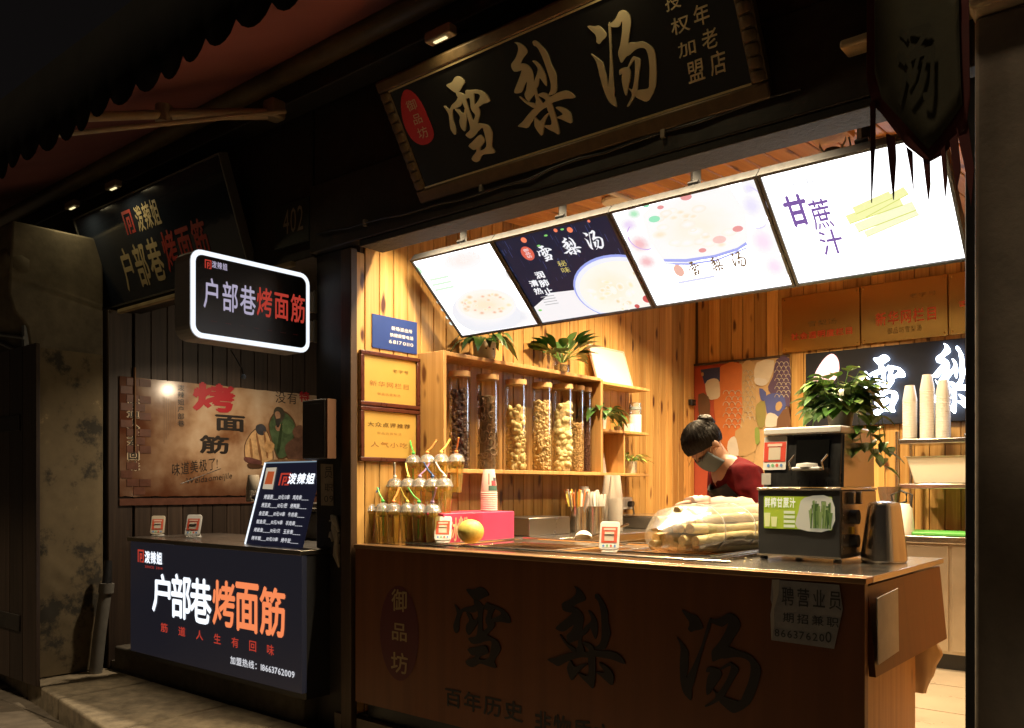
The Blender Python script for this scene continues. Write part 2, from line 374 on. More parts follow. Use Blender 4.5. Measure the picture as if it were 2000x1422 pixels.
me = B().box(-.297, -.297, 0, .297, .297, .012).mesh('floor_tile')
for i in range(5):
    for j in range(6):
        ob('floor_tile', me, tile, fl, (-2.97+i*.602+.0, 2.96+j*.602, .228))
# ---------------------------------------------------------------- the soup shop
shop = T('soup_shop', 'open-fronted soup shop lined with knotty pine under a dark timber front', 'shop', (-1.85, 2.6, 0))
def planked(name, parent, mat, back, pts, length, axis, rot, thick=.012, pw=.088, gap=.004, bm=None):
    """a backing wall with one board after another set on it, joints recessed"""
    w = bx(name, bm or mt('joint_backing_wood', (.10, .055, .02), .8), parent, *back)  # backing is plain dark brown wood unless another is given
    me = B().box(-pw/2, -thick, 0, pw/2, 0, length).mesh('plank')
    base = wpos(w)
    for p in pts:
        o = ob('plank', me, mat, w, Vector(p)-base+Vector((0, 0, 0)), rot)
        m = o.modifiers.new('bevel', 'BEVEL'); m.width = .003; m.segments = 1
    return w
LX = -3.15; BY = 6.02
n = 37
lw = planked('left_wall', shop, PINE, ((-3.24, 2.86, .24), (-3.163, BY+.08, 3.1)), [(-3.1625, 2.915+i*.0925-.0, .242) for i in range(34)], 2.85, 'y', (0, 0, pi/2))
B().box(-.1, -.0, 0, .1, .09, 0.1)
lw2 = planked('front_return', shop, PINE, ((-3.21, 2.664, .24), (-3.163, 2.858, 3.1)), [(-3.1625, 2.915-.0925*k, .242) for k in (1, 2)], 2.85, 'y', (0, 0, pi/2))
lw3 = planked('corner_return', shop, PINE, ((-3.2085, 2.632, .2405), (-3.1635, 2.660, 2.42)), [(-3.163, 2.6375, .242)], 2.19, 'y', (0, 0, pi/2))
bw = planked('back_wall', shop, PINE, ((-3.16, BY+.012, .24), (-.40, BY+.09, 3.1)), [(-3.09+i*.0925, BY+.0115, .242) for i in range(29)], 2.85, 'x', (0, 0, 0))
bx('right_wall', SHELFW, shop, (-.40, 2.9, .24), (-.32, BY, 3.1))
# ceiling boards run back from the street, rising a little
CR = .07
cw = bx('ceiling', mt('joint_backing_wood'), shop, (-3.16, 2.77, 3.12), (-.3, BY+.1, 3.16))
me = B().box(-.046, 0, 0, .046, .012, 3.32).mesh('plank')
cb = wpos(cw)
for i in range(29):
    o = ob('plank', me, PINEC, cw, Vector((-3.10+i*.097, 2.775, 2.775))-cb, (-pi/2+R(4), 0, 0))
    m = o.modifiers.new('bevel', 'BEVEL'); m.width = .003; m.segments = 1
bx('header_beam', BLACKW, shop, (-3.47, 2.6, 2.47), (-.505, 2.76, 2.80), bevel=.006)
bx('header_board', BLACKW, shop, (-3.47, 2.63, 2.803), (-.505, 2.75, 3.9), bevel=.006)
bx('beam_edge', mt('weathered_grey_edge', (.028, .025, .022), .8, var=.5, vs=30, bump=.6), shop, (-3.10, 2.606, 2.44), (-.56, 2.75, 2.468), bevel=.004)
bx('post', BLACKW, shop, (-3.47, 2.64, .0), (-3.212, 2.86, 2.469), bevel=.008)
bx('jamb', BROWNW, shop, (-3.21, 2.585, .0), (-3.136, 2.625, 2.44), bevel=.004)
bx('door_frame', BLACK, shop, (-.545, 2.60, .0), (-.506, 2.78, 2.44), bevel=.003)
bx('wall_ledge', mt('old_bamboo', (.45, .34, .19), .6, var=.3), shop, (-.86, 2.52, 2.595), (-.30, 2.60, 2.62), bevel=.008)
for nm, s, b0 in (('number', '402', (555, 412, 590, 450)),):
    pass
# right-hand pillar
pl = T('pillar', 'plain dark rendered pillar at the right side of the soup shop', 'pillar', (-.2, 2.6, 0))
bx('shaft', mt('pillar_render', (.20, .165, .13), .85, var=.25, vs=8, bump=.4), pl, (-.503, 2.50, 0), (.6, 2.9, 2.55), bevel=.012)
bx('capital', mt('capital_stone', (.42, .35, .25), .8, var=.3, vs=10, bump=.4), pl, (-.515, 2.44, 2.552), (.62, 2.92, 2.66), bevel=.02)
bx('corbel', mt('capital_stone'), pl, (-.50, 2.40, 2.662), (.62, 2.9, 2.78), bevel=.03)
# ---------------------------------------------------------------- the grill stall next door
stall = T('grill_stall', 'small dark boarded grill stall beside the rough plaster buttress', 'shop', (-4.5, 2.6, 0))
bx('floor', mt('street_stone'), stall, (-5.6, 2.57, .002), (-3.48, 4.9, .2))
planked('left_wall', stall, DARKW, ((-5.62, 2.72, .2), (-5.513, 4.8, 2.9)), [(-5.5125, 2.78+i*.113, .205) for i in range(18)], 2.6, 'y', (0, 0, pi/2), pw=.109, bm=BLACK)
planked('back_wall', stall, DARKW, ((-5.5, 4.72, .2), (-3.47, 4.8, 2.9)), [(-5.43+i*.113, 4.7195, .205) for i in range(17)], 2.6, 'x', (0, 0, 0), pw=.109, bm=BLACK)
bx('right_wall', DARKW, stall, (-3.53, 2.865, .2), (-3.475, 4.71, 2.9))
bx('ceiling', BLACKW, stall, (-5.6, 2.78, 2.72), (-3.48, 4.7, 2.78))
bx('header_beam', BLACKW, stall, (-7.6, 2.62, 2.46), (-3.475, 2.77, 3.9), bevel=.006)
bx('post', DARKW, stall, (-5.6, 2.55, .15), (-5.50, 2.71, 2.458), bevel=.006)
bx('plinth', mt('plinth_stone', (.10, .085, .065), .85, var=.4, vs=12, bump=.5), stall, (-5.45, 2.565, .151), (-3.475, 2.70, .30), bevel=.012)
bx('fascia_rail', mt('old_bamboo'), stall, (-5.45, 2.585, 2.43), (-3.6, 2.615, 2.455), bevel=.004)
bx('upright_strip', mt('orange_strip', (.20, .09, .03), .6), stall, (-5.494, 2.713, 1.55), (-5.474, 2.722, 2.1), bevel=.002)
# ---------------------------------------------------------------- rough plaster buttress
bt = T('wall_buttress', 'rough peeling plaster buttress wall with dark damp stain beside the grill stall', 'wall', (-5.9, 2.3, .15))
nb = B()
prof = [(2.09, .151), (2.09, 2.15), (2.07, 2.28), (2.0, 2.36), (1.97, 2.46), (1.99, 2.9), (2.53, 2.9), (2.53, .151)]
N_ = len(prof)
nb.add([(-5.515, y, z) for y, z in prof]+[(-6.6, y, z) for y, z in prof], [tuple(range(N_)), tuple(range(2*N_-1, N_-1, -1))]+[(i, N_+i, N_+(i+1) % N_, (i+1) % N_) for i in range(N_)])
nb.mk('masonry', PLAST, bt, world=True, bevel=.015)
# a worn skin of render, thicker in patches, real relief on the side that faces the stall
def rel(u, v):
    y = 2.10+u*.42; z = .16+v*2.0
    h = noise.noise(Vector((y*5, z*3.2, 1)))*.6+noise.noise(Vector((y*14, z*11, 4)))*.4
    e = min(u, 1-u, v*2, 1)*8
    return (-5.513+max(-.0, min(1, e))*(.010+.013*max(0, h)), y, z)
sk = B().grid(rel, 26, 90).mk('render_skin', None, bt, world=True, smooth=60)
m = bpy.data.materials.new('peeling_render'); m.use_nodes = True; nt = m.node_tree; p = nt.nodes['Principled BSDF']; p.inputs['Roughness'].default_value = .9
tc = nn(nt, 'TexCoord'); nz = nn(nt, 'TexNoise'); nz.inputs['Scale'].default_value = 3.4; nz.inputs['Detail'].default_value = 12; nz.inputs['Roughness'].default_value = .68; nt.links.new(tc.outputs['Object'], nz.inputs['Vector'])
cr = nn(nt, 'ValToRGB'); e = cr.color_ramp.elements; e[0].position = .40; e[0].color = (.04, .034, .024, 1); e[1].position = .47; e[1].color = (.155, .118, .066, 1)
q = e.new(.62); q.color = (.19, .145, .08, 1); q = e.new(.67); q.color = (.38, .28, .15, 1)
nt.links.new(nz.outputs['Fac'], cr.inputs[0]); nt.links.new(cr.outputs[0], p.inputs['Base Color']); sk.data.materials.append(m)
# ledges and bits on its street side
B().lathe([(.0001, -.10), (.07, -.09), (.10, -.03), (.10, .03), (.07, .09), (.0001, .10)], 14).mk('corbel_stone', PLAST, bt, (PX(30, 515, -5.62)-Vector((5.9*-1, 2.3, .15))*1 if False else PY(30, 520, 2.04)-Vector((-5.9, 2.3, .15))), smooth=40)
bt2 = T('iron_bracket', 'thin grey iron bracket fixed to the street face of the buttress', 'bracket', PY(10, 640, 2.08))
b_ = B()
for (x0, y0), (x1, y1) in (((-40, 648), (48, 660)), ((-40, 650), (50, 694))):
    b_.tube([PY(x0, y0, 2.06)-bt2.location, PY(x1, y1, 2.06)-bt2.location], .011, 8)
b_.mk('arm', mt('grey_iron', (.22, .23, .23), .5, .6), bt2)
b_ = B(); b_.box(-.02, -.015, -.12, .02, .012, .12); b_.mk('wall_plate', mt('grey_iron'), bt2, PY(50, 675, 2.075)-bt2.location)
ts = T('added_boarding', 'added dark timber shutter on the street side of the buttress', 'boarding', (-6.3, 2.05, .151))  # boards added to keep the buttress street face dark under the street light
for i in range(9): B().box(-.095, -.012, 0, .095, .012, 2.0).mk('board', DARKW, ts, (-.66+i*.196+.0, 0, .004), bevel=.003)
for z in (.3, 1.5): B().box(-.76, -.02, z, .78, -.0125, z+.10).mk('ledge', BLACKW, ts, bevel=.004)
# drain pipe
dp = T('drain_pipe', 'grey plastic drain pipe leaning into the corner beside the buttress', 'pipe', (-5.43, 2.44, .151))
B().tube([(0, 0, 0), (.012, .02, .25), (.03, .05, .52)], [.038, .038, .036], 14).mk('pipe', mt('grey_pvc', (.20, .19, .17), .5, var=.3), dp, smooth=40)
B().tube([(.03, .05, .50), (.033, .054, .56)], .045, 14).mk('collar', mt('grey_pvc'), dp, smooth=40)
B().tube([(.033, .055, .56), (.02, .07, .70)], [.03, .022], 10).mk('hose', BLACK, dp, smooth=40)
# ---------------------------------------------------------------- folding-arm awning
aw = T('awning', 'faded red folding-arm awning with a dark scalloped valance over the shop fronts', 'awning', (-3.9, 2.45, 3.2))
AX0, AX1 = -7.6, -.64; AF = (1.37, 2.93); AR = (2.43, 3.33)
def cloth(u, v):
    x = AX0+(AX1-AX0)*u; y = AR[0]+(AF[0]-AR[0])*v; z = AR[1]+(AF[1]-AR[1])*v-.03*sin(pi*v)+.006*sin(u*60)*sin(pi*v)
    return (x, y, z)
am = bpy.data.materials.new('awning_cloth'); am.use_nodes = True; nt = am.node_tree; p = nt.nodes['Principled BSDF']
p.inputs['Roughness'].default_value = .9; tc = nn(nt, 'TexCoord'); nz = nn(nt, 'TexNoise'); nz.inputs['Scale'].default_value = 1.6; nt.links.new(tc.outputs['Object'], nz.inputs['Vector'])
cr = nn(nt, 'ValToRGB'); e = cr.color_ramp.elements; e[0].position = .35; e[1].position = .7; e[0].color = (.18, .06, .062, 1); e[1].color = (.25, .09, .09, 1)
nt.links.new(nz.outputs['Fac'], cr.inputs[0]); nt.links.new(cr.outputs[0], p.inputs['Base Color'])
B().grid(cloth, 120, 12).mk('cloth', am, aw, world=True, smooth=60, solid=.003)
vb = B(); NS = 46; pw = (AX1-AX0)/NS; pts = []
for i in range(NS):
    for k in range(6):
        t = k/6; pts.append((AX0+(i+t)*pw, 2.60+.045*(1-abs(sin(pi*t))**.7)+.010*noise.noise(Vector((i*.7, 2, 0)))))
pts.append((AX1, 2.645)); V = []; F = []
for i, (x, z) in enumerate(pts):
    w = .012*sin(x*9)
    V += [(x, 1.355+w+.01, z), (x, 1.355+w*.5, 2.76), (x, 1.358, 2.92)]
for i in range(len(pts)-1):
    for k in range(2): F.append((3*i+k, 3*i+3+k, 3*i+4+k, 3*i+1+k))
vb.add(V, F).mk('valance', mt('dark_valance', (.010, .009, .008), .95, var=.3, vs=4, spec=.05), aw, world=True, smooth=60, solid=.002)
cream = mt('cream_enamel', (.40, .33, .24), .5, var=.2, vs=6)
bx('front_bar', cream, aw, (AX0, 1.362, 2.86), (AX1, 1.41, 2.915), bevel=.008)
B().tube([(AX0, 2.44, 3.30), (AX1, 2.44, 3.30)], .055, 14).mk('roller', mt('brown_roller', (.13, .095, .05), .4, var=.3), aw, world=True, smooth=40)
bx('cover_board', BLACKW, aw, (AX0, 2.49, 3.18), (AX1, 2.615, 3.42), bevel=.006)
for k, dx in enumerate((0, 2.9)):
    br, el, fb = Vector((-3.47+dx, 2.36, 3.08)), Vector((-3.74+dx, 1.99, 3.03)), Vector((-3.66+dx, 1.42, 2.80))
    a = aw
    B().tube([br, el], .026, 10).mk('upper_arm', cream, a, world=True, smooth=40)
    B().tube([el, fb], .020, 10).mk('forearm', cream, a, world=True, smooth=40)
    B().tube([el-Vector((0, 0, .04)), el+Vector((0, 0, .04))], .038, 12).mk('elbow', mt('dull_alloy', (.3, .26, .2), .45, .5), a, world=True, smooth=40)
    B().tube([br+Vector((.1, .03, -.005)), fb+Vector((-.02, .02, -.06))], .011, 8).mk('tie_rod', cream, a, world=True, smooth=40)
    bx('arm_bracket', mt('dull_alloy'), a, (br.x-.03, 2.35, 3.06), (br.x+.05, 2.43, 3.15), bevel=.012)
# ---------------------------------------------------------------- signboard of the soup shop
sg = T('shop_signboard', 'long black lacquered signboard with gilt calligraphy and a carved gilt frame', 'sign', (-1.883, 2.592, 2.544), (R(31.5), 0, 0))
hw, hh = .79, .503
LAC = mt('black_lacquer', (.010, .009, .008), .16, var=.15, vs=5, coat=.3)
B().box(-hw+.05, .006, .05, hw-.05, .03, hh-.04).mk('panel', LAC, sg)
for nm, a in (('frame_rail', (-hw, -.006, 0, hw, .035, .055)), ('frame_rail', (-hw, -.006, hh-.045, hw, .035, hh))):
    B().box(*a).mk(nm, GOLDF, sg, bevel=.008)
for s in (-1, 1):
    x0, x1 = sorted((s*hw, s*(hw-.055)))
    st_ = B().box(x0, .0, .0555, x1, .035, hh-.0455).mk('frame_stile', GOLDF, sg, bevel=.004)
    nseg = 10; hgt = (hh-.101)/nseg
    mb = B().lathe([(.0001, 0), (.020, .004), (.025, hgt*.5), (.020, hgt-.005), (.0001, hgt-.001)], 12, sy=.5).mesh('carved_bead', 50)
    for i in range(nseg): ob('carved_bead', mb, GOLDF, st_, ((x0+x1)/2, -.001, .0555+i*hgt))
for nm, a in (('inner_bead', (-hw+.055, -.001, .0555, hw-.055, .0055, .062)), ('inner_bead', (-hw+.055, -.001, hh-.053, hw-.055, .0055, hh-.0465))):
    B().box(*a).mk(nm, mt('bright_gilt', (.75, .58, .3), .3, .6), sg)
for k, bxs in (('xue', (-.492, .407, -.263, .093)), ('li', (-.174, .437, .102, .095)), ('tang', (.211, .397, .442, .107))):
    brush(sg, 'character', k, bxs, .0055, GILT, .004, local=True)
dr = [P2(sg, x, y, .004) for x, y in ((790, 176), (806, 180), (822, 200), (838, 235), (847, 262), (840, 278), (822, 283), (803, 270), (788, 240), (783, 200))]
seal = B().plate(smooth_loop(dr, 3), .0035, .0056).mk('seal', REDD, sg)
for ch, bb in (('御', (793, 194, 814, 217)), ('品', (806, 222, 824, 243)), ('坊', (815, 247, 836, 271))):
    txt(sg, 'lettering', ch, bb, .0028, GILT, .0, parent=seal)
for ch, bb in (('百', (1330, -40, 1362, -5)), ('年', (1352, 8, 1384, 50)), ('老', (1368, 56, 1400, 96)), ('店', (1384, 100, 1416, 146)),
               ('授', (1296, -18, 1328, 20)), ('权', (1308, 32, 1346, 66)), ('加', (1322, 80, 1358, 110)), ('盟', (1340, 118, 1374, 160))):
    txt(sg, 'lettering', ch, bb, .0035, GILT, .012, slant=.12)
# the picture lamps over the board
def sign_lamp(label, p, rx, power, grp='small lamps over the shop signs'):
    r = T('sign_lamp', label, 'lamp', p, (rx, 0, 0), grp)
    B().box(-.065, -.022, .012, .065, .022, .05).mk('housing', mt('dull_alloy', (.3, .26, .2), .45, .5), r, bevel=.006)
    B().box(-.032, -.006, .008, .032, .006, .0115).mk('lens', em('lamp_lens', (1, .85, .45), 1.3), r)
    B().tube([(0, .02, .045), (0, .14, .10)], .008, 8).mk('stem', BLACK, r)
    l = bpy.data.lights.new('glow', 'AREA'); l.shape = 'RECTANGLE'; l.size = .12; l.size_y = .04; l.energy = power; l.color = (1, .82, .45)
    lo = bpy.data.objects.new('glow', l); COL.objects.link(lo); lo.parent = r; lo.location = (0, 0, 0)
    return r
def top_of(root, fx, up, out):
    mw = Matrix.LocRotScale(root.location, root.rotation_euler, None); return mw @ Vector((fx, out, up))
for fx, lab in ((-.36, 'small picture lamp above the first gilt character of the lacquered signboard'), (.36, 'small picture lamp above the last gilt character of the lacquered signboard')):
    sign_lamp(lab, top_of(sg, fx, hh+.03, -.045), R(0), .6)
    
# ---------------------------------------------------------------- signboard of the grill stall
s2 = T('stall_signboard', 'dark blue glossy signboard leaning out over the grill stall', 'sign', (-4.84, 2.592, 2.487), (R(18), 0, 0))
NAVY = mt('navy_gloss', (.022, .030, .048), .10, var=.1, vs=3, coat=.4)
B().box(-.85, .006, 0, .85, .05, .575).mk('panel', NAVY, s2, bevel=.003)
for a in ((-.86, .0, -.008, -.851, .055, .583), (.851, .0, -.008, .86, .055, .583), (-.85, .0, -.008, .85, .055, -.001), (-.85, .0, .576, .85, .055, .583)):
    B().box(*a).mk('edge_trim', mt('grey_trim', (.25, .24, .22), .4, .5), s2)
SGOLD = mt('dull_gold_letter', (.55, .45, .25), .5); SRED = mt('dull_red_letter', (.50, .05, .04), .5)
logo(s2, (236, 415, 266, 453), .004, SRED)
txt(s2, 'lettering', '泼辣姐', (259, 405, 317, 437), .004, SGOLD, .02)
txt(s2, 'lettering', '户部巷', (228, 490, 328, 545), .004, SGOLD, .02)
txt(s2, 'lettering', '烤面筋', (310, 456, 416, 505), .004, SRED, .02)
for fx, lab in ((-.62, 'small picture lamp over the outer end of the dark blue signboard by the buttress'), (-.08, 'small picture lamp over the red emblem of the dark blue signboard')):
    sign_lamp(lab, top_of(s2, fx, .60, -.10), R(0), .6)
# house number
hn = T('house_number_plate', 'dim dark number plate on the beam between the two stalls', 'sign', PY(573, 440, 2.60))
hn.location.y = 2.598
B().box(-.16, .0, -.10, .13, .012, .12).mk('plate', mt('dark_green_plate', (.02, .03, .022), .5, var=.2), hn, bevel=.004)
txt(hn, 'lettering', '402', (553, 412, 592, 448), -.002, mt('number_paint', (.33, .28, .2), .6))
hn = T('house_number_plate', 'dim dark number plate on the beam half hidden by the hanging banner', 'sign', PY(1665, 75, 2.62))
B().box(-.10, .0, -.09, .19, .012, .10).mk('plate', mt('dark_green_plate'), hn, bevel=.004)
txt(hn, 'lettering', '4', (1652, 48, 1676, 84), -.002, mt('number_paint'))
# ---------------------------------------------------------------- projecting light box (faces along the street)
bl = T('projecting_light_box', 'rounded light box with glowing white rim projecting from the post', 'sign', (-3.45, 2.27, 1.97), (0, 0, pi/2))
x0, x1, z0, z1 = -.315, .318, 0., .392
B().plate(rrect(x0, z0, x1, z1, .055), .004, .13).mk('case', mt('blade_case', (.35, .33, .31), .45, .3), bl)
o = B(); a = rrect(x0+.002, z0+.002, x1-.002, z1-.002, .053); c = rrect(x0+.024, z0+.024, x1-.024, z1-.024, .034); k = len(a)
o.add([(p[0], .0, p[1]) for p in a]+[(p[0], -.003, p[1]) for p in c], [(i, (i+1) % k, k+(i+1) % k, k+i) for i in range(k)]).mk('lit_rim', em('rim_glow', (.86, .92, 1), 1.15), bl)
B().plate(rrect(x0+.0245, z0+.0245, x1-.0245, z1-.0245, .034), -.002, .003).mk('face', mt('black_acrylic', (.012, .012, .014), .25), bl)
WL = em('letter_lilac', (.66, .60, .82), .62); RL = em('letter_red', (.75, .07, .045), .55); RDIM = em('letter_dim_red', (.40, .045, .03), .25)
logo(bl, (400, 506, 413, 526), -.004, RL)
txt(bl, 'lettering', '泼辣姐', (414, 509, 444, 529), -.004, WL, .02)
txt(bl, 'lettering', '户部巷', (398, 541, 499, 618), -.004, WL, .012)
txt(bl, 'lettering', '烤面筋', (502, 560, 595, 632), -.004, RL, .015)
txt(bl, 'lettering', '筋道人生有回味', (411, 626, 583, 655), -.004, RDIM, .0, gap=1.1)
for zz in (.125, .27):
    B().box(.320, .02, zz-.055, .368, .10, zz+.045).mk('bracket', mt('cream_enamel'), bl, bevel=.004)
    B().box(.352, .005, zz-.06, .367, .019, zz+.05).mk('clamp', mt('dull_alloy'), bl)
B().tube([(-.08, .06, -.02), (-.03, .05, -.10), (-.02, .05, -.13)], .004, 6).mk('cable', BLACK, bl)
B().ball((-.02, .05, -.14), .012, 10, 6).mk('cable_end', mt('cable_blue', (.15, .22, .35), .5), bl, smooth=60)
# ---------------------------------------------------------------- hanging banner on the right
bn = T('hanging_banner', 'olive pennant banner with dark red border and pointed fringe hanging before the menus', 'banner', (-.52, 2.0, 2.42))
off = .0
pen = [(1708, -40), (1872, -40), (1876, 150), (1880, 205), (1812, 290), (1720, 190), (1706, 140)]
def rip(pts, amp, y, name, mat, th):
    """cloth cut to this outline with soft folds down its length"""
    q = [P2(bn, x, yy, y) for x, yy in pts]; b = bmesh.new()
    f_ = b.faces.new([b.verts.new((p[0], y, p[1])) for p in q]); bmesh.ops.triangulate(b, faces=b.faces[:])
    bmesh.ops.subdivide_edges(b, edges=b.edges[:], cuts=5, use_grid_fill=True)
    for v in b.verts: v.co.y += amp*sin(v.co.x*48+v.co.z*3)+amp*.5*sin(v.co.z*17+v.co.x*20)
    bmesh.ops.recalc_face_normals(b, faces=b.faces[:])
    me = bpy.data.meshes.new(name); b.to_mesh(me); b.free()
    for p in me.polygons: p.use_smooth = True
    o = ob(name, me, mat, bn); m = o.modifiers.new('solid', 'SOLIDIFY'); m.thickness = th
    return o
rip(pen, .006, -.008, 'cloth', mt('olive_cloth', (.05, .044, .02), .9, var=.25, vs=9, bump=.2), .0015)
rip([(1693, -40), (1893, -40), (1897, 190), (1888, 250), (1840, 300), (1812, 318), (1770, 285), (1740, 230), (1700, 195), (1690, 150)], .006, .004, 'border', mt('maroon_cloth', (.09, .014, .014), .9, var=.25, vs=9, bump=.2), .0015)
for pts in (((1700, 200), (1710, 200), (1709, 280), (1702, 396)), ((1731, 262), (1748, 268), (1750, 310), (1745, 390), (1738, 330)), ((1770, 286), (1782, 296), (1784, 370), (1778, 330)),
            ((1803, 310), (1816, 312), (1817, 360), (1813, 390), (1808, 350)), ((1838, 296), (1846, 284), (1850, 350), (1846, 385)), ((1855, 275), (1870, 262), (1876, 330), (1868, 372)),
            ((1868, 250), (1890, 236), (1903, 330), (1897, 402), (1885, 330))):
    q = [P2(bn, x, y, .008) for x, y in pts]
    B().plate(q, .005, .012).mk('fringe_tongue', mt('maroon_cloth'), bn)
txt(bn, 'lettering', '汤', (1752, 60, 1826, 190), -.018, mt('olive_ink', (.034, .03, .014), .9), .01)
B().tube([(-.16, .0, .10), (.18, .0, .10)], .012, 10).mk('rod', mt('old_bamboo'), bn, smooth=40)
B().tube([(-.15, .0, .10), (.0, .30, .40)], .003, 6).mk('cord', BLACK, bn)
B().tube([(.17, .0, .10), (.05, .30, .40)], .003, 6).mk('cord', BLACK, bn)
# ---------------------------------------------------------------- four leaning menu light boxes
SW = em('screen_white', (1, .99, 1), 3.)
def menu(label, xa, xb, scr):
    cx = (xa+xb)/2; w = xb-xa-.004
    r = T('menu_light_box', label, 'light box', (cx, 3.27, 2.10), (R(48.3), 0, 0), 'menu light boxes over the counter')
    h = .497; t = .011
    B().box(-w/2, .010, 0, w/2, .045, h).mk('back_case', BLACK, r)
    for a in ((-w/2, -.004, 0, w/2, .0095, t), (-w/2, -.004, h-t, w/2, .0095, h), (-w/2, -.004, t+.0003, -w/2+t, .0095, h-t-.0003), (w/2-t, -.004, t+.0003, w/2, .0095, h-t-.0003)):
        B().box(*a).mk('frame', BLACK, r)
    s = B().plate([(-w/2+t, t), (w/2-t, t), (w/2-t, h-t), (-w/2+t, h-t)], .004, .009).mk('screen', scr, r)
    hx = .05
    B().box(hx-.022, .046, h-.10, hx+.022, .058, h+.01).mk('hanger_foot', BLACK, r)
    mw = Matrix.LocRotScale(r.location, r.rotation_euler, None)
    top = mw @ Vector((hx, .052, h-.02)); inv = mw.inverted()
    B().tube([inv @ top, inv @ Vector((top.x, top.y, 2.80))], .022, 4).mk('hanger', BLACK, r)
    return r, s
XB = (-3.07, -2.54, -1.91, -1.28, -.67)
def soft(n, c, edge=(1, .995, 1), k0=.12, k1=.5):
    n = 'soft_'+n
    if n in MATS: return MATS[n]
    m = bpy.data.materials.new(n); m.use_nodes = True; nt = m.node_tree; p = nt.nodes['Principled BSDF']; L = nt.links.new
    tc = nn(nt, 'TexCoord'); sb = nn(nt, 'VectorMath', operation='SUBTRACT'); sb.inputs[1].default_value = (.5, 0, .5); L(tc.outputs['Generated'], sb.inputs[0])
    ml = nn(nt, 'VectorMath', operation='MULTIPLY'); ml.inputs[1].default_value = (1, 0, 1); L(sb.outputs[0], ml.inputs[0])
    ln = nn(nt, 'VectorMath', operation='LENGTH'); L(ml.outputs[0], ln.inputs[0])
    nz = nn(nt, 'TexNoise'); nz.inputs['Scale'].default_value = 9; L(tc.outputs['Generated'], nz.inputs['Vector'])
    ad = nn(nt, 'Math', operation='MULTIPLY_ADD'); L(nz.outputs['Fac'], ad.inputs[0]); ad.inputs[1].default_value = .16; L(ln.outputs['Value'], ad.inputs[2])
    cr = nn(nt, 'ValToRGB'); e = cr.color_ramp.elements; e[0].position = k0+.08; e[1].position = k1; e[0].color = (*c, 1); e[1].color = (*edge, 1); L(ad.outputs[0], cr.inputs[0])
    p.inputs['Base Color'].default_value = (.03, .03, .03, 1); p.inputs['Specular IOR Level'].default_value = .2; L(cr.outputs[0], p.inputs['Emission Color']); p.inputs['Emission Strength'].default_value = .98
    MATS[n] = m; return m
def disc(r, s, c, rx, rz, off, mat, nm, xm, rot=0., n=40):
    q = []
    for i in range(n):
        w = 2*pi*i/n; x = c[0]+rx*cos(w)*cos(rot)-rz*sin(w)*sin(rot); z = c[1]+rx*cos(w)*sin(rot)+rz*sin(w)*cos(rot)
        q.append((max(-xm, min(xm, x)), max(.0125, min(.484, z))))
    B().plate(q, off).mk(nm, mat, s)
def dclip(r, s, box, off, mat, nm, xm, n=30):
    x0, z1, x1, z0 = lbox(r, box, off); disc(r, s, ((x0+x1)/2, (z0+z1)/2), abs(x1-x0)/2, abs(z1-z0)/2, off, mat, nm, xm, 0., n)
# 1: pale soup menu
r, s = menu('white menu light box with a pale soup bowl and faint green print', XB[0], XB[1], SW)
PALE = lambda n, c=(1, 1, 1), e=1.2: em('print_'+n, c, min(e, .97))
f = .002
w1 = (XB[1]-XB[0])/2-.014
dclip(r, s, (955, 600, 1050, 655), f+.0018, soft('grey', (.78, .78, .86)), 'shadow_print', w1)
dclip(r, s, (880, 566, 1018, 655), f+.0016, soft('bowl', (.96, .95, .98), (.90, .91, .96), .3, .5), 'bowl_print', w1)
dclip(r, s, (886, 560, 1012, 630), f+.0012, PALE('rimw', (.985, .98, .985), 1), 'bowl_rim_print', w1)
dclip(r, s, (891, 564, 1007, 626), f+.0010, soft('soup1', (.98, .86, .64), (1, .97, .90), .1, .5), 'soup_print', w1)
dclip(r, s, (985, 520, 1030, 550), f+.0016, soft('branch', (.80, .80, .84), k0=.02, k1=.35), 'branch_print', w1)
dclip(r, s, (862, 490, 945, 528), f+.0016, soft('petal', (1, .90, .86)), 'petal_print', w1)
for i in range(30):
    a = random.random()*6.28; d = random.random()**.5; x = 948+46*d*cos(a); y = 594+20*d*sin(a)
    w = random.uniform(4, 9)
    ellipse(r, 'soup_bit_print', (x-w, y-w*.6, x+w, y+w*.6), f-.0002*i/4, (soft('bit1', (.93, .66, .42), (1, .92, .78)), soft('bit2', (.90, .52, .36), (1, .90, .76)), soft('bit3', (.97, .84, .52), (1, .95, .82)))[i % 3], s, n=9)
for y in (546, 556, 566): shape(r, 'print_line', [(838+(y-546)*.5, y-1), (876+(y-546)*.5, y-9), (878+(y-546)*.5, y-4), (840+(y-546)*.5, y+4)], f, PALE('palegreen', (.80, 1, .80), 1.15), s)
for k, b0 in (('xue', (872, 499, 892, 520)), ('li', (893, 493, 914, 514)), ('tang', (915, 488, 936, 508))): brush(r, 'character', k, b0, f, PALE('palepink', (1, .93, .90), 1.3), .0004, s, step=.0001)
ellipse(r, 'leaf_print', (812, 520, 824, 536), f, PALE('palegreen2', (.68, .98, .72), 1.1), s)
for y in (590, 605, 620, 632): ellipse(r, 'print_mark', (852+(y-590)*.6, y-4, 860+(y-590)*.6, y+4), f, PALE('palegrey', (.85, .95, .92), 1.15), s, n=7)
